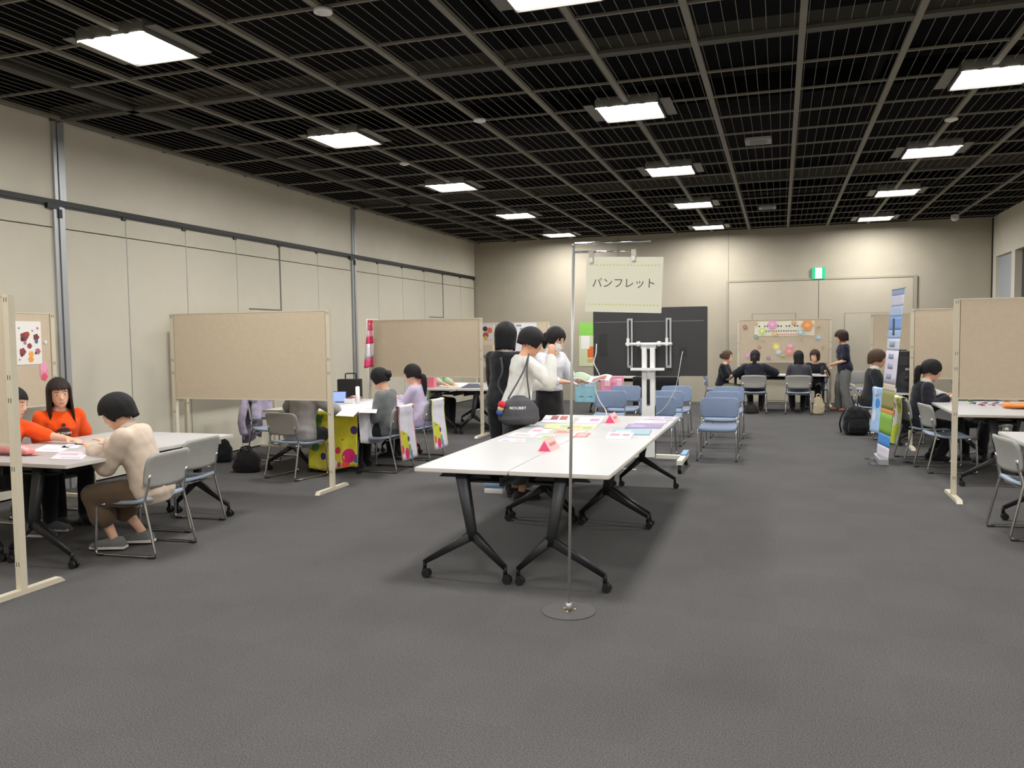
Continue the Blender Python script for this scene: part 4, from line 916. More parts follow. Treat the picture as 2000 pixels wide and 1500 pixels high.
# flower board
YF = 18.4-.0155
M_, w_, h_ = onY([(1474, 628), (1592, 627), (1590, 655), (1474, 656)], YF); t, M2 = flat('paper_banner', 'white paper banner with two lines of lettering on the flower board', 'banner', M_, w_, h_, (232, 226, 208))
for row, (v, n_, cc, u0, u1) in enumerate(((.17, 15, (86, 84, 84), -.42, .22), (-.17, 14, (110, 112, 96), -.30, .24), (-.40, 11, (214, 96, 88), -.14, .22))):
    m_ = MB()
    for k in range(n_):
        if row == 0 and k in (1, 5, 9, 12): continue
        u = (u0+(u1-u0)*k/(n_-1))*w_; hh_ = (.035, .028, .020)[row]
        m_.ext([(u-.016, v*h_-hh_/2), (u+.014, v*h_-hh_/2), (u+.016, v*h_+hh_/2*(.6+.4*(k % 2))), (u-.012, v*h_+hh_/2)], 0, .0006, M2)
    o = obj('lettering', m_, paint(cc), t); o['kind'] = 'stuff'
FL = [(160, 250, 45, (150, 84, 92), 'maroon'), (380, 175, 32, (186, 160, 112), 'tan'), (720, 200, 85, (232, 146, 190), 'large pink'), (1160, 160, 42, (206, 166, 100), 'amber'), (1440, 215, 105, (232, 140, 60), 'large orange'), (510, 330, 62, (200, 222, 110), 'lime green'),
      (770, 390, 48, (220, 180, 110), 'sand yellow'), (1300, 355, 52, (168, 206, 214), 'large pale blue'), (385, 450, 42, (110, 150, 116), 'dark green'), (520, 520, 32, (180, 156, 120), 'beige'), (1315, 515, 30, (178, 140, 110), 'brown'), (1670, 465, 42, (150, 198, 214), 'sky blue'),
      (1690, 215, 32, (190, 164, 116), 'straw'), (1760, 670, 32, (168, 140, 92), 'ochre'), (450, 665, 30, (176, 110, 80), 'rust'), (800, 660, 66, (232, 216, 96), 'bright yellow'), (850, 765, 56, (180, 196, 206), 'greyish blue'), (1070, 745, 80, (236, 130, 120), 'large coral'),
      (1090, 640, 46, (236, 160, 196), 'pale pink'), (940, 830, 38, (180, 168, 100), 'olive'), (640, 890, 40, (140, 110, 150), 'purple'), (210, 840, 42, (220, 140, 200), 'magenta')]
for i, (a, b_, r_, cc, nm) in enumerate(FL):
    cc = tuple(int(q*.72+230*.28) for q in cc)
    p = AY(1440+a/10.53, 615+b_/10.53, YF); rr_ = r_/10.53/F*19.1; on = .0045 if 1474 < 1440+a/10.53 < 1592 and 627 < 615+b_/10.53 < 656 else .0
    f_ = thing('paper_flower', nm+' paper flower pinned on the flower board', 'decoration', (p.x, YF-on-.004*(i % 5), p.z)); Mf = frame((0, 0, 0), (1, 0, 0), (0, 0, 1))
    m_ = MB(); blob(m_, 0, 0, rr_, Mf, lob=6, n=36, z=.008); obj('petals', m_, paint(cc), f_)
    m_ = MB(); blob(m_, 0, 0, rr_*.4, Mf, n=16, z=.013); obj('centre', m_, paint(tuple(min(255, int(q*1.12)) for q in cc)), f_)
# cloths over the far left table
def hang(px, Y, cols, lab):
    M_, w_, h_ = onY(px, Y); t = thing('hung_cloth', lab, 'cloth', M_.translation)
    def fn(u, v): return ((u-.5)*w_, -.012-.008*math.sin(u*14)*v, (.5-v)*h_)
    n_ = 20; m_ = MB()
    m_.grid(fn, 16, n_, 0, .004)
    obj('fabric', m_, cloth(cols[0]), t)
    for (u0, v0, u1, v1, cc) in cols[1:]:
        obj('print', MB().grid(lambda u, v: Vector(fn(u0+(u1-u0)*u, v0+(v1-v0)*v))+Vector((0, -.003, 0)), 8, 6, 0, .001), paint(cc), t)
hang([(1123, 733), (1164, 735), (1164, 786), (1123, 786)], 15.97, [(150, 196, 210), (.0, .0, .9, .2, (196, 222, 214)), (.05, .24, .45, .40, (160, 100, 96)), (.45, .22, .95, .45, (196, 206, 220)), (.15, .74, .85, .80, (80, 130, 150))], 'light blue printed cloth hung at the far left table')
hang([(1173, 735), (1219, 735), (1219, 782), (1173, 782)], 15.97, [(232, 150, 176), (.1, .1, .9, .45, (240, 206, 214)), (.35, .2, .65, .6, (226, 110, 160))], 'pink printed cloth hung at the far left table')
t = thing('black_drape', 'black cloth over the far left table end behind the blue chairs', 'cloth', (-2.33, 15.98, 0))
obj('drape_front', MB().grid(lambda u, v: (-.40+.88*u, -.02-.01*math.sin(u*40), .725-.6*v), 30, 6, 0, .004), cloth((26, 26, 28)), t)
obj('drape_top', MB().bx((-.40, -.016, .7208), (.475, .63, .7245)), cloth((26, 26, 28)), t)
# ================================================================== left booth table
leaf([(60, 882), (118, 884), (140, 872), (92, 869)], (240, 238, 238), [(.2, .2, .8, .5, (214, 208, 220))], 'white sheet under the reaching hand of the person in orange')
leaf([(96, 897), (160, 898), (176, 884), (120, 882)], (234, 226, 232), [(.1, .5, .7, .8, (220, 190, 206)), (.3, .1, .9, .3, (206, 204, 214))], 'pinkish form in front of the person in the beige shirt')
leaf([(118, 875), (150, 876), (160, 869), (132, 867)], (232, 230, 234), [(.2, .2, .6, .8, (196, 194, 206))], 'small white form between the two people in orange')
p = G(160, 870, .72); t = thing('pen', 'dark pen lying by the white form', 'pen', (p.x, p.y, .722))
obj('barrel', MB().cyl((-.07, 0, .005), (.06, .02, .005), .005, 10), BLACKP, t); obj('tip', MB().cyl((.06, .02, .005), (.078, .023, .005), .004, 10, r2=.001), ALU, t)
p = G(30, 888, .72); t = thing('pouch', 'pink plastic pouch bag at the edge of the table with people in orange', 'bag', (p.x, p.y, .721))
PINKV = mat('pouch_pink', (236, 150, 150), .35, var=.1, vscale=30, bump=.4, bscale=25)
m_ = MB().loft([((-.16, 0, .03), (0, 1, 0), (0, 0, 1), .05, .025), ((-.1, .01, .042), (0, 1, 0), (0, 0, 1), .07, .042), ((0, 0, .038), (0, 1, 0), (0, 0, 1), .075, .037), ((.1, -.01, .04), (0, 1, 0), (0, 0, 1), .065, .039), ((.16, 0, .025), (0, 1, 0), (0, 0, 1), .04, .022)], 16)
obj('pouch_body', remesh(m_, 'pouch', PINKV, .009, 2, .004, 5), None, t)
obj('pouch_tie', MB().ext([(0, -.05), (.07, -.02), (.09, .02), (.0, .045)], 0, .004, frame((.15, 0, .012), (1, 0, .1), (0, 1, 0))), PINKV, t)
# black bag on the floor by the long wall
def soft_bag(name, lab, cat, x_, y_, w_, d_, h_, colr, rz=0, seed=1, strap=True, z=0):
    t = thing(name, lab, cat, (x_, y_, z), rz); M1 = cloth(colr)
    m_ = MB().loft([((0, 0, .012), (1, 0, 0), (0, 1, 0), w_*.46, d_*.46), ((0, 0, h_*.25), (1, 0, 0), (0, 1, 0), w_*.5, d_*.5), ((.01, 0, h_*.6), (1, 0, 0), (0, 1, 0), w_*.45, d_*.42), ((0, .0, h_*.88), (1, 0, 0), (0, 1, 0), w_*.33, d_*.24), ((0, 0, h_), (1, 0, 0), (0, 1, 0), w_*.2, d_*.1)], 18, sq=2.6)
    obj('bag_body', remesh(m_, 'bag', M1, .012, 3, .006, seed), None, t)
    if strap:
        for q in (-1, 1): obj('handle', MB().tube(wire([(-w_*.18, q*d_*.12, h_*.9), (-w_*.12, q*d_*.16, h_*1.12), (w_*.1, q*d_*.16, h_*1.12), (w_*.16, q*d_*.12, h_*.9)], 5), .009, 8), M1, t)
    return t
p = G(432, 902); b1 = soft_bag('hand_bag', 'black bag on the floor against the long wall', 'bag', p.x, p.y, .30, .2, .30, (26, 26, 29), .5)
obj('bag_tag', MB().box((.0, -.075, .27), (.04, .004, .06)), paint((206, 210, 206)), b1)
soft_bag('dark_bag', 'dark bag under the table by the grey suit jacket', 'bag', -5.95, 8.12, .34, .22, .26, (30, 28, 30), .2, 3)
soft_bag('floor_bag', 'black shoulder bag on the floor under the far table chair', 'bag', -.52, 16.45, .3, .18, .18, (44, 40, 38), 0, 4)
soft_bag('canvas_tote', 'beige canvas tote bag on the floor beside the far table chair', 'bag', .70, 16.42, .22, .14, .34, (176, 162, 136), .1, 5)
soft_bag('far_bag', 'dark brown bag beside the empty chair by the far doors', 'bag', 1.45, 17.75, .24, .16, .3, (64, 52, 44), 0, 6)
# backpack
t = thing('backpack', 'black backpack standing on the floor beside the short-haired person', 'bag', (1.10, 13.30, 0), .1)
BPM = cloth((24, 24, 26))
m_ = MB().loft([((0, 0, .012), (1, 0, 0), (0, 1, 0), .16, .10), ((0, 0, .1), (1, 0, 0), (0, 1, 0), .19, .13), ((0, .0, .28), (1, 0, 0), (0, 1, 0), .185, .12), ((0, .02, .38), (1, 0, 0), (0, 1, 0), .14, .09), ((0, .03, .43), (1, 0, 0), (0, 1, 0), .07, .05)], 20, sq=2.8)
obj('pack_body', remesh(m_, 'pack', BPM, .012, 3, .006, 7), None, t)
m_ = MB().loft([((.0, -.10, .04), (1, 0, 0), (0, 1, 0), .12, .05), ((0, -.12, .12), (1, 0, 0), (0, 1, 0), .135, .06), ((0, -.10, .24), (1, 0, 0), (0, 1, 0), .12, .04)], 16, sq=3); obj('front_pocket', remesh(m_, 'pocket', BPM, .012, 2, .003, 8), None, t)
for q in (-1, 1): obj('shoulder_strap', MB().tube(wire([(q*.08, .08, .40), (q*.17, .04, .34), (q*.23, .0, .18), (q*.20, .05, .03)], 6), .014, 8), BPM, t)
obj('top_loop', MB().tube(wire([(-.03, .05, .42), (-.02, .05, .47), (.02, .05, .47), (.03, .05, .42)], 5), .008, 8), BPM, t)

# ================================================================== second booth: cloth, coat, tablet, flag, case
t = thing('tablecloth', 'yellow cloth with big coloured dots and white sides draped over a table', 'cloth', (-4.862, 8.257, 0))
TC = cloth((214, 206, 60)); TW = cloth((216, 212, 218))
obj('cloth_top', MB().bx((-.316, -.004, .7208), (.318, 1.55, .7235)), TW, t)
def fd(u, v): return (-.316+.634*u, -.008-.012*math.sin(u*19+1)*v-.02*v, .7235-.66*v-.03*v*math.sin(u*5))
obj('front_drop', MB().grid(fd, 30, 14, 0, .003), TC, t)
def sd(u, v): return (.321+.012*math.sin(u*23)*v+.02*v, .0+1.55*u, .7235-(.36+.05*math.sin(u*6))*v)
obj('side_drop', MB().grid(sd, 40, 8, 0, .003), TW, t)
for u, v, r_, cc in ((.16, .17, .075, (96, 150, 60)), (.28, .1, .02, (110, 150, 60)), (.48, .10, .03, (204, 96, 60)), (.33, .42, .045, (222, 84, 50)), (.08, .36, .035, (200, 60, 60)), (.93, .34, .05, (72, 50, 110)), (.70, .5, .012, (222, 80, 60)), (.82, .80, .085, (214, 30, 110)), (.60, .68, .04, (214, 60, 90)), (.3, .76, .04, (60, 52, 110)),
                   (.97, .85, .05, (70, 110, 160)), (.76, .94, .045, (232, 80, 50)), (.5, .90, .05, (232, 226, 226)), (.62, .93, .03, (206, 60, 130)), (.42, .55, .02, (220, 120, 60)), (.12, .6, .06, (96, 150, 80)), (.2, .9, .05, (220, 210, 90))):
    def dg(a_, b_, u=u, v=v, r_=r_):
        an = 2*PI*a_; q = b_*r_; return Vector(fd(max(0, min(1, u+q*math.cos(an)/.634)), max(0, min(1, v+q*math.sin(an)/.66))))+Vector((0, -.0035-.0008*r_*10, 0))
    obj('dot', MB().grid(dg, 24, 2, 0, 0), paint(cc), t)
# coat on a chair
t = thing('draped_coat', 'lilac grey coat draped over a chair back by the long wall', 'coat', (-6.24, 9.12, 0), RF)
m_ = MB()
m_.grid(lambda u, v: ((u-.5)*(.5-.06*v), -.30-.04*math.sin(u*11)*v-.05*v, .80-.56*v+.04*math.sin(u*7)*v), 22, 16, 0, .03)
m_.grid(lambda u, v: ((u-.5)*.46, -.30+.14*v+.02*math.sin(u*9)*v, .80+.012*math.sin(PI*v)-.02*v), 18, 6, 0, .03)
m_.grid(lambda u, v: ((u-.5)*.44, -.165+.04*math.sin(u*10)*v, .78-.26*v), 18, 8, 0, .025)
m_.tube(wire([(.2, -.28, .77), (.27, -.27, .65), (.29, -.29, .5), (.27, -.27, .34)], 5), .05, 10)
obj('coat_body', remesh(m_, 'coat', cloth((170, 160, 182)), .012, 3, .005, 9), None, t)
# tablet, tube, cards, papers
p = G(662, 786, .7235); t = thing('tablet', 'tablet on a stand with a blue screen on the cloth-covered table', 'tablet', (p.x, p.y, .7235), .35)
Mt = frame((0, 0, .002), (1, 0, 0), (0, .35, .94))
obj('tablet_body', MB().ext(rrect(.19, .15, .012, 4, 0, .075), -.010, 0, Mt), BLACKP, t)
obj('screen', MB().ext(rrect(.165, .13, .002, 1, 0, .075), 0, .001, Mt), mat('screen_blue', (96, 120, 226), .3, emit=.9), t)
obj('stand', MB().bx((-.04, .03, 0), (.04, .13, .01)), BLACKP, t)
p = G(699, 789, .7235); tag(obj('paper_tube', MB().cyl((0, 0, 0), (0, 0, .215), .026, 20).cyl((0, 0, .215), (0, 0, .222), .021, 20), PAPER, None, (p.x, p.y, .7235)), 'white upright paper tube on the cloth-covered table', 'tube')
p = G(683, 787, .7235); t = thing('white_case', 'white tissue case on the cloth-covered table beside the tube', 'box', (p.x, p.y, .7235), .3)
obj('case', MB().ext(rrect(.13, .08, .01, 3), 0, .055), WHITEP, t); obj('case_slot', MB().ext(rrect(.07, .02, .008, 3), .055, .057), paint((90, 96, 130)), t)
p = G(686, 783, .7235); t = thing('candy_bowl', 'small reddish bowl of wrapped sweets behind the white case', 'bowl', (p.x+.05, p.y, .7235))
obj('bowl', MB().loft([((0, 0, 0), (1, 0, 0), (0, 1, 0), .05, .05), ((0, 0, .03), (1, 0, 0), (0, 1, 0), .09, .09), ((0, 0, .05), (1, 0, 0), (0, 1, 0), .1, .1)], 20), paint((170, 120, 120)), t)
for k in range(7): obj('sweet', MB().ball((.05*math.cos(k*2.2), .05*math.sin(k*2.2), .055), (.028, .018, .014), 10, 6), paint(((200, 140, 140), (226, 216, 214), (176, 96, 100))[k % 3]), t)
for px, lab in (([(655, 812), (690, 814), (700, 803), (668, 801)], 'white paper sheet at the near edge of the cloth-covered table'), ([(700, 806), (735, 807), (738, 796), (708, 795)], 'white paper sheet in front of the woman in the grey sweater'), ([(640, 802), (660, 803), (664, 796), (646, 795)], 'small white paper beside the grey suit jacket')):
    leaf(px, (238, 237, 234), [(.2, .2, .8, .4, (214, 214, 214)), (.2, .55, .7, .7, (206, 206, 210))], lab, 'paper', 'paper_sheet', .002, .7238)
# pink flag banner on a pole
p = AY(717, 640, 11.45); t = thing('flag_banner', 'pink and white flag banner on a pole next to the long wall', 'flag', (p.x, 11.45, 0))
obj('pole', MB().tube([(0, 0, .02), (0, 0, 1.85)], .008, 10), WHITEP, t); obj('top_arm', MB().tube([(0, 0, 1.84), (.07, .25, 1.84)], .006, 8), WHITEP, t)
obj('base', MB().ext(rrect(.3, .3, .04), 0, .03), WHITEP, t)
def ff(u, v): return (-.07*u*(.4+.9*v)+.07*(1-u)+.012*math.sin(u*14+v*3), .03+.10*math.sin(u*9)*(.3+.5*v), 1.83-.72*v-.03*u*v)
for v0, v1, cc in ((0, .06, (196, 80, 96)), (.06, .22, (222, 110, 130)), (.22, .36, (236, 186, 196)), (.36, .50, (228, 70, 110)), (.50, .82, (226, 220, 222)), (.82, 1, (230, 80, 124))):
    obj('stripe', MB().grid(lambda u, v: ff(u, v0+(v1-v0)*v), 16, 4, 0, .003), cloth(cc), t)
# black trolley case
p = AY(684, 780, 10.75); t = thing('trolley_case', 'black trolley case with pulled handle behind the cloth-covered table', 'case', (p.x, 10.75, 0), .3)
obj('shell', MB().ext(rrect(.34, .24, .05, 5), .05, .95), mat('case_black', (28, 28, 30), .5), t)
for q in (-1, 1): obj('wheel', MB().cyl((q*.12-.015, .09, .025), (q*.12+.015, .09, .025), .025, 16), BLACKP, t)
for q in (-1, 1): obj('front_foot', MB().bx((q*.12-.02, -.1, 0), (q*.12+.02, -.07, .05)), BLACKP, t)
obj('pull_handle', MB().tube(bend([(-.08, .08, .93), (-.08, .08, 1.03), (.08, .08, 1.03), (.08, .08, .93)], .02), .009, 8), BLACKP, t)
# chair covers without the printed mascot
def cover(x_, y_, rz_, lab, white, edge, dots, drop=.62, wd=.40):
    t = thing('chair_cover', lab, 'cover', (x_, y_, 0), rz_)
    prof = wire([(-.200, .50), (-.228, .63), (-.243, .753), (-.268, .766), (-.296, .753), (-.292, .63), (-.30, .50), (-.315, .36), (-.335, .76-drop)], 5); L_ = len(prof)-1
    def pr(v):
        i = min(L_-1, int(v*L_)); f = v*L_-i; return prof[i].lerp(prof[i+1], f)
    prof = [Vector((0, q[0], q[1])) if len(q) == 2 else q for q in prof]
    def fn(u, v): q = pr(v); return ((u-.5)*wd, q.y-.006*math.sin(u*9+v*5)*max(0, v-.5)*2-.030*(1-(2*u-1)**2)*(1 if .2 < v < .6 else .6), q.z)
    obj('cover_fabric', MB().grid(fn, 14, 40, 0, .003), cloth(white), t)
    for e0, e1 in ((.0, .035), (.965, 1.0)): obj('edge_strip', MB().grid(lambda u, v: Vector(fn(e0+(e1-e0)*u, v))+Vector((0, -.004 if v > .42 else .004, .0015)), 2, 40, 0, .001), cloth(edge), t)
    for u, v, r_, cc in dots:
        def dg(a_, b_):
            an = 2*PI*a_; q = b_*r_; return Vector(fn(max(.0, min(1, u+q*math.cos(an)/wd)), max(.45, min(1, v+q*math.sin(an)/1.05))))+Vector((0, -.0045-.001*(r_ < .03), 0))
        obj('dot', MB().grid(dg, 18, 2), paint(cc), t)
def wire2(l): return l
_w = wire
def wire(pts, m=6): return _w([(0, p[0], p[1]) if len(p) == 2 else p for p in pts], m)
dts = [(.24, .86, .075, (206, 206, 50)), (.10, .80, .04, (196, 200, 60)), (.40, .86, .025, (80, 56, 110)), (.18, .80, .018, (150, 150, 60)), (.26, .96, .04, (214, 40, 110)), (.44, .94, .04, (120, 170, 80)), (.55, .97, .03, (96, 130, 180)), (.07, .93, .03, (226, 90, 50)), (.92, .50, .05, (206, 214, 60)), (.86, .52, .025, (90, 70, 90)), (.84, .46, .02, (240, 120, 60))]
cover(-4.43, 8.66, LF, 'white chair cover with coloured dots and red edge behind the grey sweater', (226, 222, 232), (222, 110, 110), dts)
cover(-4.44, 9.62, LF, 'white chair cover with coloured dots and green edge behind the lilac shirt', (226, 222, 232), (206, 214, 70), dts)
# ================================================================== third booth
p = G(829, 757, .7215); t = thing('pink_box', 'pink box standing on the far left table', 'box', (p.x, p.y+.06, .7205))
obj('box', MB().bx((-.17, -.06, 0), (.17, .06, .22)), paint((238, 132, 156)), t); obj('lid', MB().bx((-.172, -.062, .2), (.172, .062, .222)), paint((232, 120, 146)), t)
for px, cc, lab in (([(842, 755), (905, 756), (915, 748), (856, 747)], (236, 236, 232), 'white paper before the person in pale green'), ([(900, 757), (940, 757), (935, 750), (915, 750)], (72, 76, 92), 'dark blue folder on the table with the pink box')):
    leaf(px, cc, [(.2, .3, .7, .6, tuple(int(q*.9) for q in cc))], lab, 'paper', 'paper_sheet', .004, .7212 if cc[0] > 100 else .7256)
p = G(848, 750, .7212); t = thing('tissue_pack', 'green tissue pack beside the pink box', 'pack', (p.x, p.y+.15, .7205)); obj('pack', MB().ext(rrect(.16, .1, .02), 0, .07), paint((140, 186, 176)), t); obj('tissue', MB().loft([((0, 0, .07), (1, 0, 0), (0, 1, 0), .04, .02), ((.01, 0, .11), (1, 0, 0), (0, 1, 0), .05, .01)], 12), PAPER, t)

# ================================================================== bags and papers of the standing group
_p = AY(1014, 829, 7.14); BGX, BGZ = _p.x, _p.z
t = thing('shoulder_bag', 'charcoal shoulder bag with white lettering hanging beside the woman in white', 'bag', (BGX, 7.14, BGZ)); BAG = mat('bag_charcoal', (74, 74, 78), .65, var=.08, vscale=12, bump=.25, bscale=30)
ua = Vector((.955, .297, 0)); va = Vector((-.297, .955, 0))
m_ = MB().loft([((0, 0, .0), ua, va, .14, .045), ((0, 0, .05), ua, va, .19, .065), ((0, 0, .14), ua, va, .185, .06), ((0, 0, .22), ua, va, .12, .045), ((0, 0, .27), ua, va, .05, .02)], 24, sq=2.4)
obj('bag_body', remesh(m_, 'bag', BAG, .009, 3, .004, 12), None, t)
obj('lettering', text_mb('MOUBBY', .034, frame(ua*-.01-va*.062+Vector((0, 0, .155)), ua, (0, 0, 1)-va*0 if False else Vector((0, 0, 1))), .002, .0012, space=1.15), paint((226, 224, 224)), t)
shw = Matrix.Rotation(face(.80, .60), 3, 'Z')@fJ['sh']['R']+Vector((-2.38, 7.42, 0)); so_ = shw-Vector((BGX, 7.14, BGZ))
top_ = so_+Vector((0, 0, .075))
for q in (-1, 1):
    obj('strap', MB().tube(wire([tuple(ua*(q*.10)+Vector((0, 0, .235))), tuple((ua*(q*.05)+Vector((0, 0, .23))).lerp(top_, .6)-va*.05), tuple(top_-va*.035), tuple(top_+va*.02)], 6), .008, 8), BAG, t)
ch = Vector(ua*-.155-va*.06+Vector((0, 0, .19)))
for k, (cc, r_) in enumerate((((206, 44, 66), .036), ((206, 190, 130), .03), ((66, 90, 170), .03))):
    obj('pompom_charm', MB().ball(ch+Vector((-.012*k, 0, -.035*k)), r_, 12, 8), cloth(cc), t)
p = AY(966, 950, 7.62); t = thing('paper_bag', 'small white and blue paper bag held low by the standing group', 'bag', (p.x, 7.62, p.z-.13))
obj('bag', MB().loft([((0, 0, 0), (1, 0, 0), (0, 1, 0), .10, .045), ((0, 0, .25), (1, 0, 0), (0, 1, 0), .10, .04)], 16, sq=8), PAPER, t)
obj('blue_band', MB().loft([((0, 0, .12), (1, 0, 0), (0, 1, 0), .1015, .046), ((0, 0, .22), (1, 0, 0), (0, 1, 0), .1015, .043)], 16, sq=8), paint((150, 176, 206)), t)
obj('cord', MB().tube(_w([(-.04, 0, .25), (-.03, 0, .42), (.03, 0, .42), (.04, 0, .25)], 5), .003, 6), PAPER, t)
# open leaflet held by the masked woman
t = thing('open_leaflet', 'open green and red leaflet in the hands of the masked woman', 'leaflet', (-2.06, 8.56, 1.09))
def of(u, v): return (-.06+.42*u, -.10+.02*math.sin(u*6)+.2*v, .02*math.sin(u*9)-.03*u+.05*v)
obj('sheet', MB().grid(of, 14, 6, 0, .002), paint((206, 212, 200)), t)
for u0, v0, u1, v1, cc in ((.05, .1, .45, .8, (150, 170, 140)), (.55, .1, .9, .7, (150, 96, 90))): obj('print', MB().grid(lambda u, v: Vector(of(u0+(u1-u0)*u, v0+(v1-v0)*v))+Vector((0, -.001, .003)), 8, 4, 0, .0006), paint(cc), t)
# shoulder strap of the suited woman's bag
pI_ = obj('bag_strap', MB().tube(_w([(.06, -.115, 1.34), (.09, -.14, 1.2), (.05, -.15, 1.05), (.16, -.12, .9)], 6), .010, 8), cloth((70, 74, 80)), pI)

# ================================================================== right side: banner, covers, speakers
t = thing('rollup_banner', 'tall roll-up banner in blue, white and green seen almost edge-on', 'banner', (1.15, 10.54, 0))
def rb(u, v): return (-.03+.07*u+.15*(1-v)+.01, +.25-.50*u, .06+1.98*(1-v))
for v0, v1, cc in ((0, .035, (150, 170, 206)), (.035, .10, (206, 206, 222)), (.10, .16, (176, 192, 222)), (.16, .24, (126, 162, 218)), (.24, .29, (160, 186, 224)), (.29, .36, (206, 210, 224)), (.36, .56, (216, 210, 224)), (.56, .60, (206, 196, 176)), (.60, .71, (146, 144, 84)), (.71, .735, (222, 150, 70)), (.735, .86, (130, 176, 66)), (.86, .93, (70, 140, 214)), (.93, 1, (214, 208, 218))):
    obj('banner_print', MB().grid(lambda u, v: rb(u, v0+(v1-v0)*v), 6, 4, 0, .004), paint(cc), t)
for k, (u, v) in enumerate(((.45, .31), (.45, .38), (.45, .44), (.40, .50))):
    obj('lettering', MB().grid(lambda a_, b_: Vector(rb(u-.2+.4*a_, v+.03*b_))+Vector((-.006, 0, 0)), 3, 2, 0, .001), paint((150, 158, 186)), t)
obj('logo', MB().grid(lambda a_, b_: Vector(rb(.3+.15*a_+.1*b_, .17+.10*b_))+Vector((-.006, 0, 0)), 3, 6, 0, .001), paint((60, 72, 84)), t)
obj('base_case', MB().bx((-.05, -.28, .01), (.05, .28, .07)), ALU, t)
for y in (-.25, -.17, .16, .24): obj('base_foot', MB().bx((-.16, y-.015, 0), (.18, y+.015, .012)), CHROME, t)
obj('back_pole', MB().tube([(.03, 0, .06), (.17, 0, 1.98)], .008, 8), ALU, t)
obj('top_bar', MB().tube([(.13, .25, 2.045), (.20, -.25, 2.045)], .012, 10), ALU, t)
cover(1.65, 10.84, RF+.12, 'yellow-green and white chair cover behind the suited woman with a ponytail', (226, 222, 218), (214, 222, 60), [(.5, .92, .10, (206, 214, 50)), (.75, .86, .07, (206, 214, 50)), (.3, .6, .05, (170, 60, 50)), (.25, .70, .05, (170, 60, 50)), (.8, .62, .06, (206, 214, 60)), (.7, .5, .06, (214, 222, 70))], .56, .36)
chair(1.60, 12.55, face(.97, .25), 'grey chrome-framed chair with a light blue cover behind the roll-up banner')
cover(1.60, 12.55, face(.97, .25), 'light blue and white chair cover behind the roll-up banner', (160, 196, 232), (96, 150, 220), [(.6, .7, .07, (70, 140, 214)), (.4, .85, .07, (214, 220, 232)), (.5, .55, .05, (214, 220, 236))])
def speaker(x_, y_, lab, rz_):
    t = thing('loudspeaker', lab, 'speaker', (x_, y_, .7205), rz_)
    obj('cabinet', MB().ext([(-.13, -.13), (.13, -.13), (.10, .13), (-.10, .13)], 0, .56), mat('speaker_black', (26, 27, 29), .6), t)
    obj('woofer', MB().cyl((0, -.131, .19), (0, -.137, .19), .105, 28), mat('cone_dark', (40, 41, 44), .5), t)
    obj('dust_cap', MB().ball((0, -.136, .19), (.035, .012, .035), 14, 8), BLACKP, t)
    obj('horn', MB().box((0, -.133, .43), (.19, .006, .12)), mat('cone_dark', (40, 41, 44), .5), t)
    obj('badge', MB().box((0, -.138, .32), (.05, .004, .03)), ALU, t)
    obj('knob', MB().cyl((.06, -.13, .03), (.06, -.145, .03), .012, 12), ALU, t)
speaker(1.66, 12.25, 'black loudspeaker on the table behind the yellow-green chair cover', -.2)
speaker(1.66, 13.3, 'black loudspeaker further along the table, half hidden by the banner', -.2)
# right table
p = G(1990, 790, .7205); t = thing('orange_cloth', 'folded orange cloth on the right table', 'cloth', (2.48, 9.85, .7275))
m_ = MB().loft([((-.22, .02, .024), (0, 1, 0), (0, 0, 1), .07, .02), ((-.12, 0, .026), (0, 1, 0), (0, 0, 1), .12, .025), ((.15, 0, .03), (0, 1, 0), (0, 0, 1), .13, .028), ((.35, .01, .026), (0, 1, 0), (0, 0, 1), .12, .024)], 18, sq=3)
obj('fabric', remesh(m_, 'orange', cloth((236, 142, 70)), .012, 2, .005, 4), None, t)
for k in range(9):
    p = G(1903+k*7.5, 789+(k % 3)*1.6, .7205)
    tag(obj('wrapped_sweet', MB().loft([((-.045, 0, .006), (0, 1, 0), (0, 0, 1), .018, .004), ((-.022, 0, .013), (0, 1, 0), (0, 0, 1), .004, .004), ((-.014, 0, .013), (0, 1, 0), (0, 0, 1), .014, .012), ((.014, 0, .013), (0, 1, 0), (0, 0, 1), .014, .012), ((.022, 0, .013), (0, 1, 0), (0, 0, 1), .004, .004), ((.045, 0, .006), (0, 1, 0), (0, 0, 1), .018, .004)], 10), paint(((120, 96, 150), (222, 216, 222), (176, 90, 110))[k % 3]), None, (p.x, p.y, .7205), k*.9),
        ('purple', 'white', 'rose')[k % 3]+' wrapped sweet lying in the row on the right table', 'sweet', 'sweets on the right table')
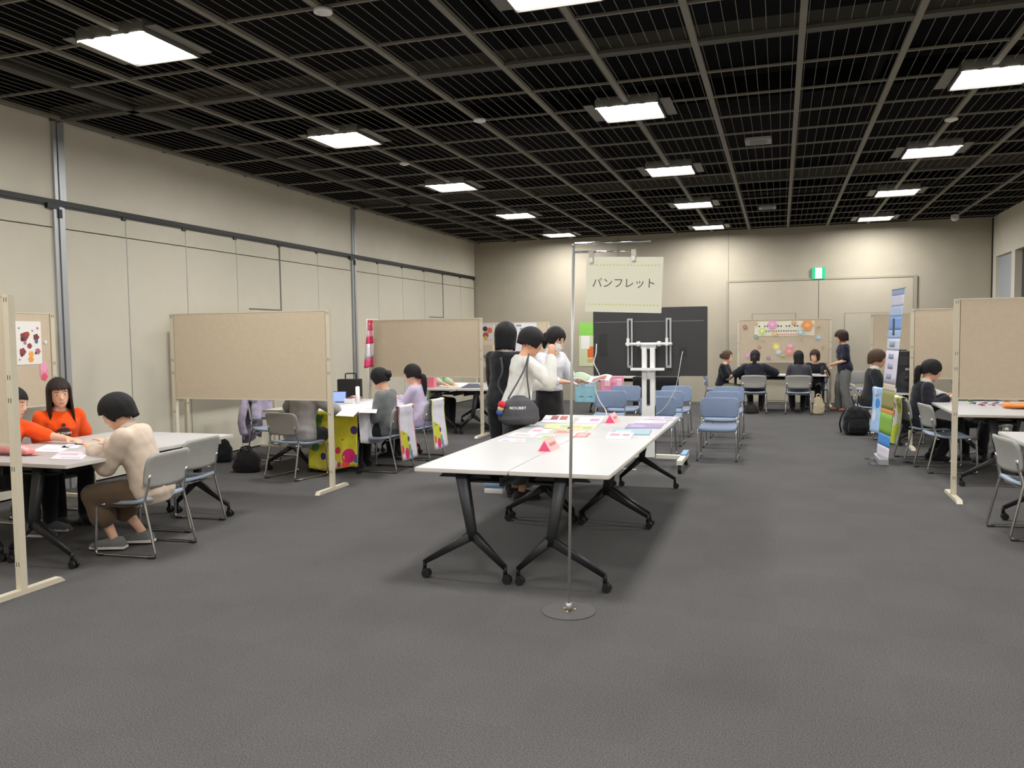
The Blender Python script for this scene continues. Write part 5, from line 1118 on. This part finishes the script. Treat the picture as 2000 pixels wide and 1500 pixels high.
t = thing('brown_cup', 'brown cup held above the right table', 'cup', (2.0, 10.93, .86)); obj('cup', MB().loft([((0, 0, 0), (1, 0, 0), (0, 1, 0), .035, .035), ((0, 0, .09), (1, 0, 0), (0, 1, 0), .048, .048)], 18), paint((120, 76, 52)), t); obj('rim', MB().loft([((0, 0, .086), (1, 0, 0), (0, 1, 0), .05, .05), ((0, 0, .096), (1, 0, 0), (0, 1, 0), .05, .05)], 18), paint((140, 92, 64)), t)
t = thing('green_bottle', 'slim green bottle at the end of the right table', 'bottle', (2.12, 10.72, .7205)); obj('bottle', MB().loft([((0, 0, 0), (1, 0, 0), (0, 1, 0), .028, .028), ((0, 0, .13), (1, 0, 0), (0, 1, 0), .028, .028), ((0, 0, .17), (1, 0, 0), (0, 1, 0), .012, .012), ((0, 0, .19), (1, 0, 0), (0, 1, 0), .012, .012)], 16), paint((96, 140, 70)), t); obj('cap', MB().cyl((0, 0, .19), (0, 0, .205), .014, 12), WHITEP, t)
t = thing('small_stand', 'small cream holder standing on the right table edge', 'holder', (1.86, 10.74, .7205)); obj('holder', MB().ext(rrect(.07, .05, .008), 0, .06), paint((214, 206, 170)), t); obj('holder_slot', MB().ext(rrect(.05, .012, .004), .06, .062), SLOTM, t)
# far table papers
for k, (x_, y_, lab) in enumerate(((-.75, 17.1, 'white paper before the woman in the black V-neck'), (.0, 17.15, 'white paper between the two people with turned backs'), (.5, 17.3, 'white paper before the woman with the brown bob'))):
    t = thing('paper_sheet', lab, 'paper', (x_, y_, .7207), .2*k); obj('sheet', MB().ext(rrect(.3, .21, .003, 1), 0, .002), PAPER, t); obj('print', MB().ext(rrect(.2, .03, .002, 1, 0, .04), .002, .0024), paint((200, 200, 204)), t)
t = thing('black_bottle', 'slim black bottle on the far table corner', 'bottle', (.80, 17.2, .7205)); obj('bottle', MB().loft([((0, 0, 0), (1, 0, 0), (0, 1, 0), .03, .03), ((0, 0, .15), (1, 0, 0), (0, 1, 0), .03, .03), ((0, 0, .18), (1, 0, 0), (0, 1, 0), .014, .014)], 16), paint((40, 42, 46)), t); obj('cap', MB().cyl((0, 0, .18), (0, 0, .2), .016, 12), BLACKP, t)
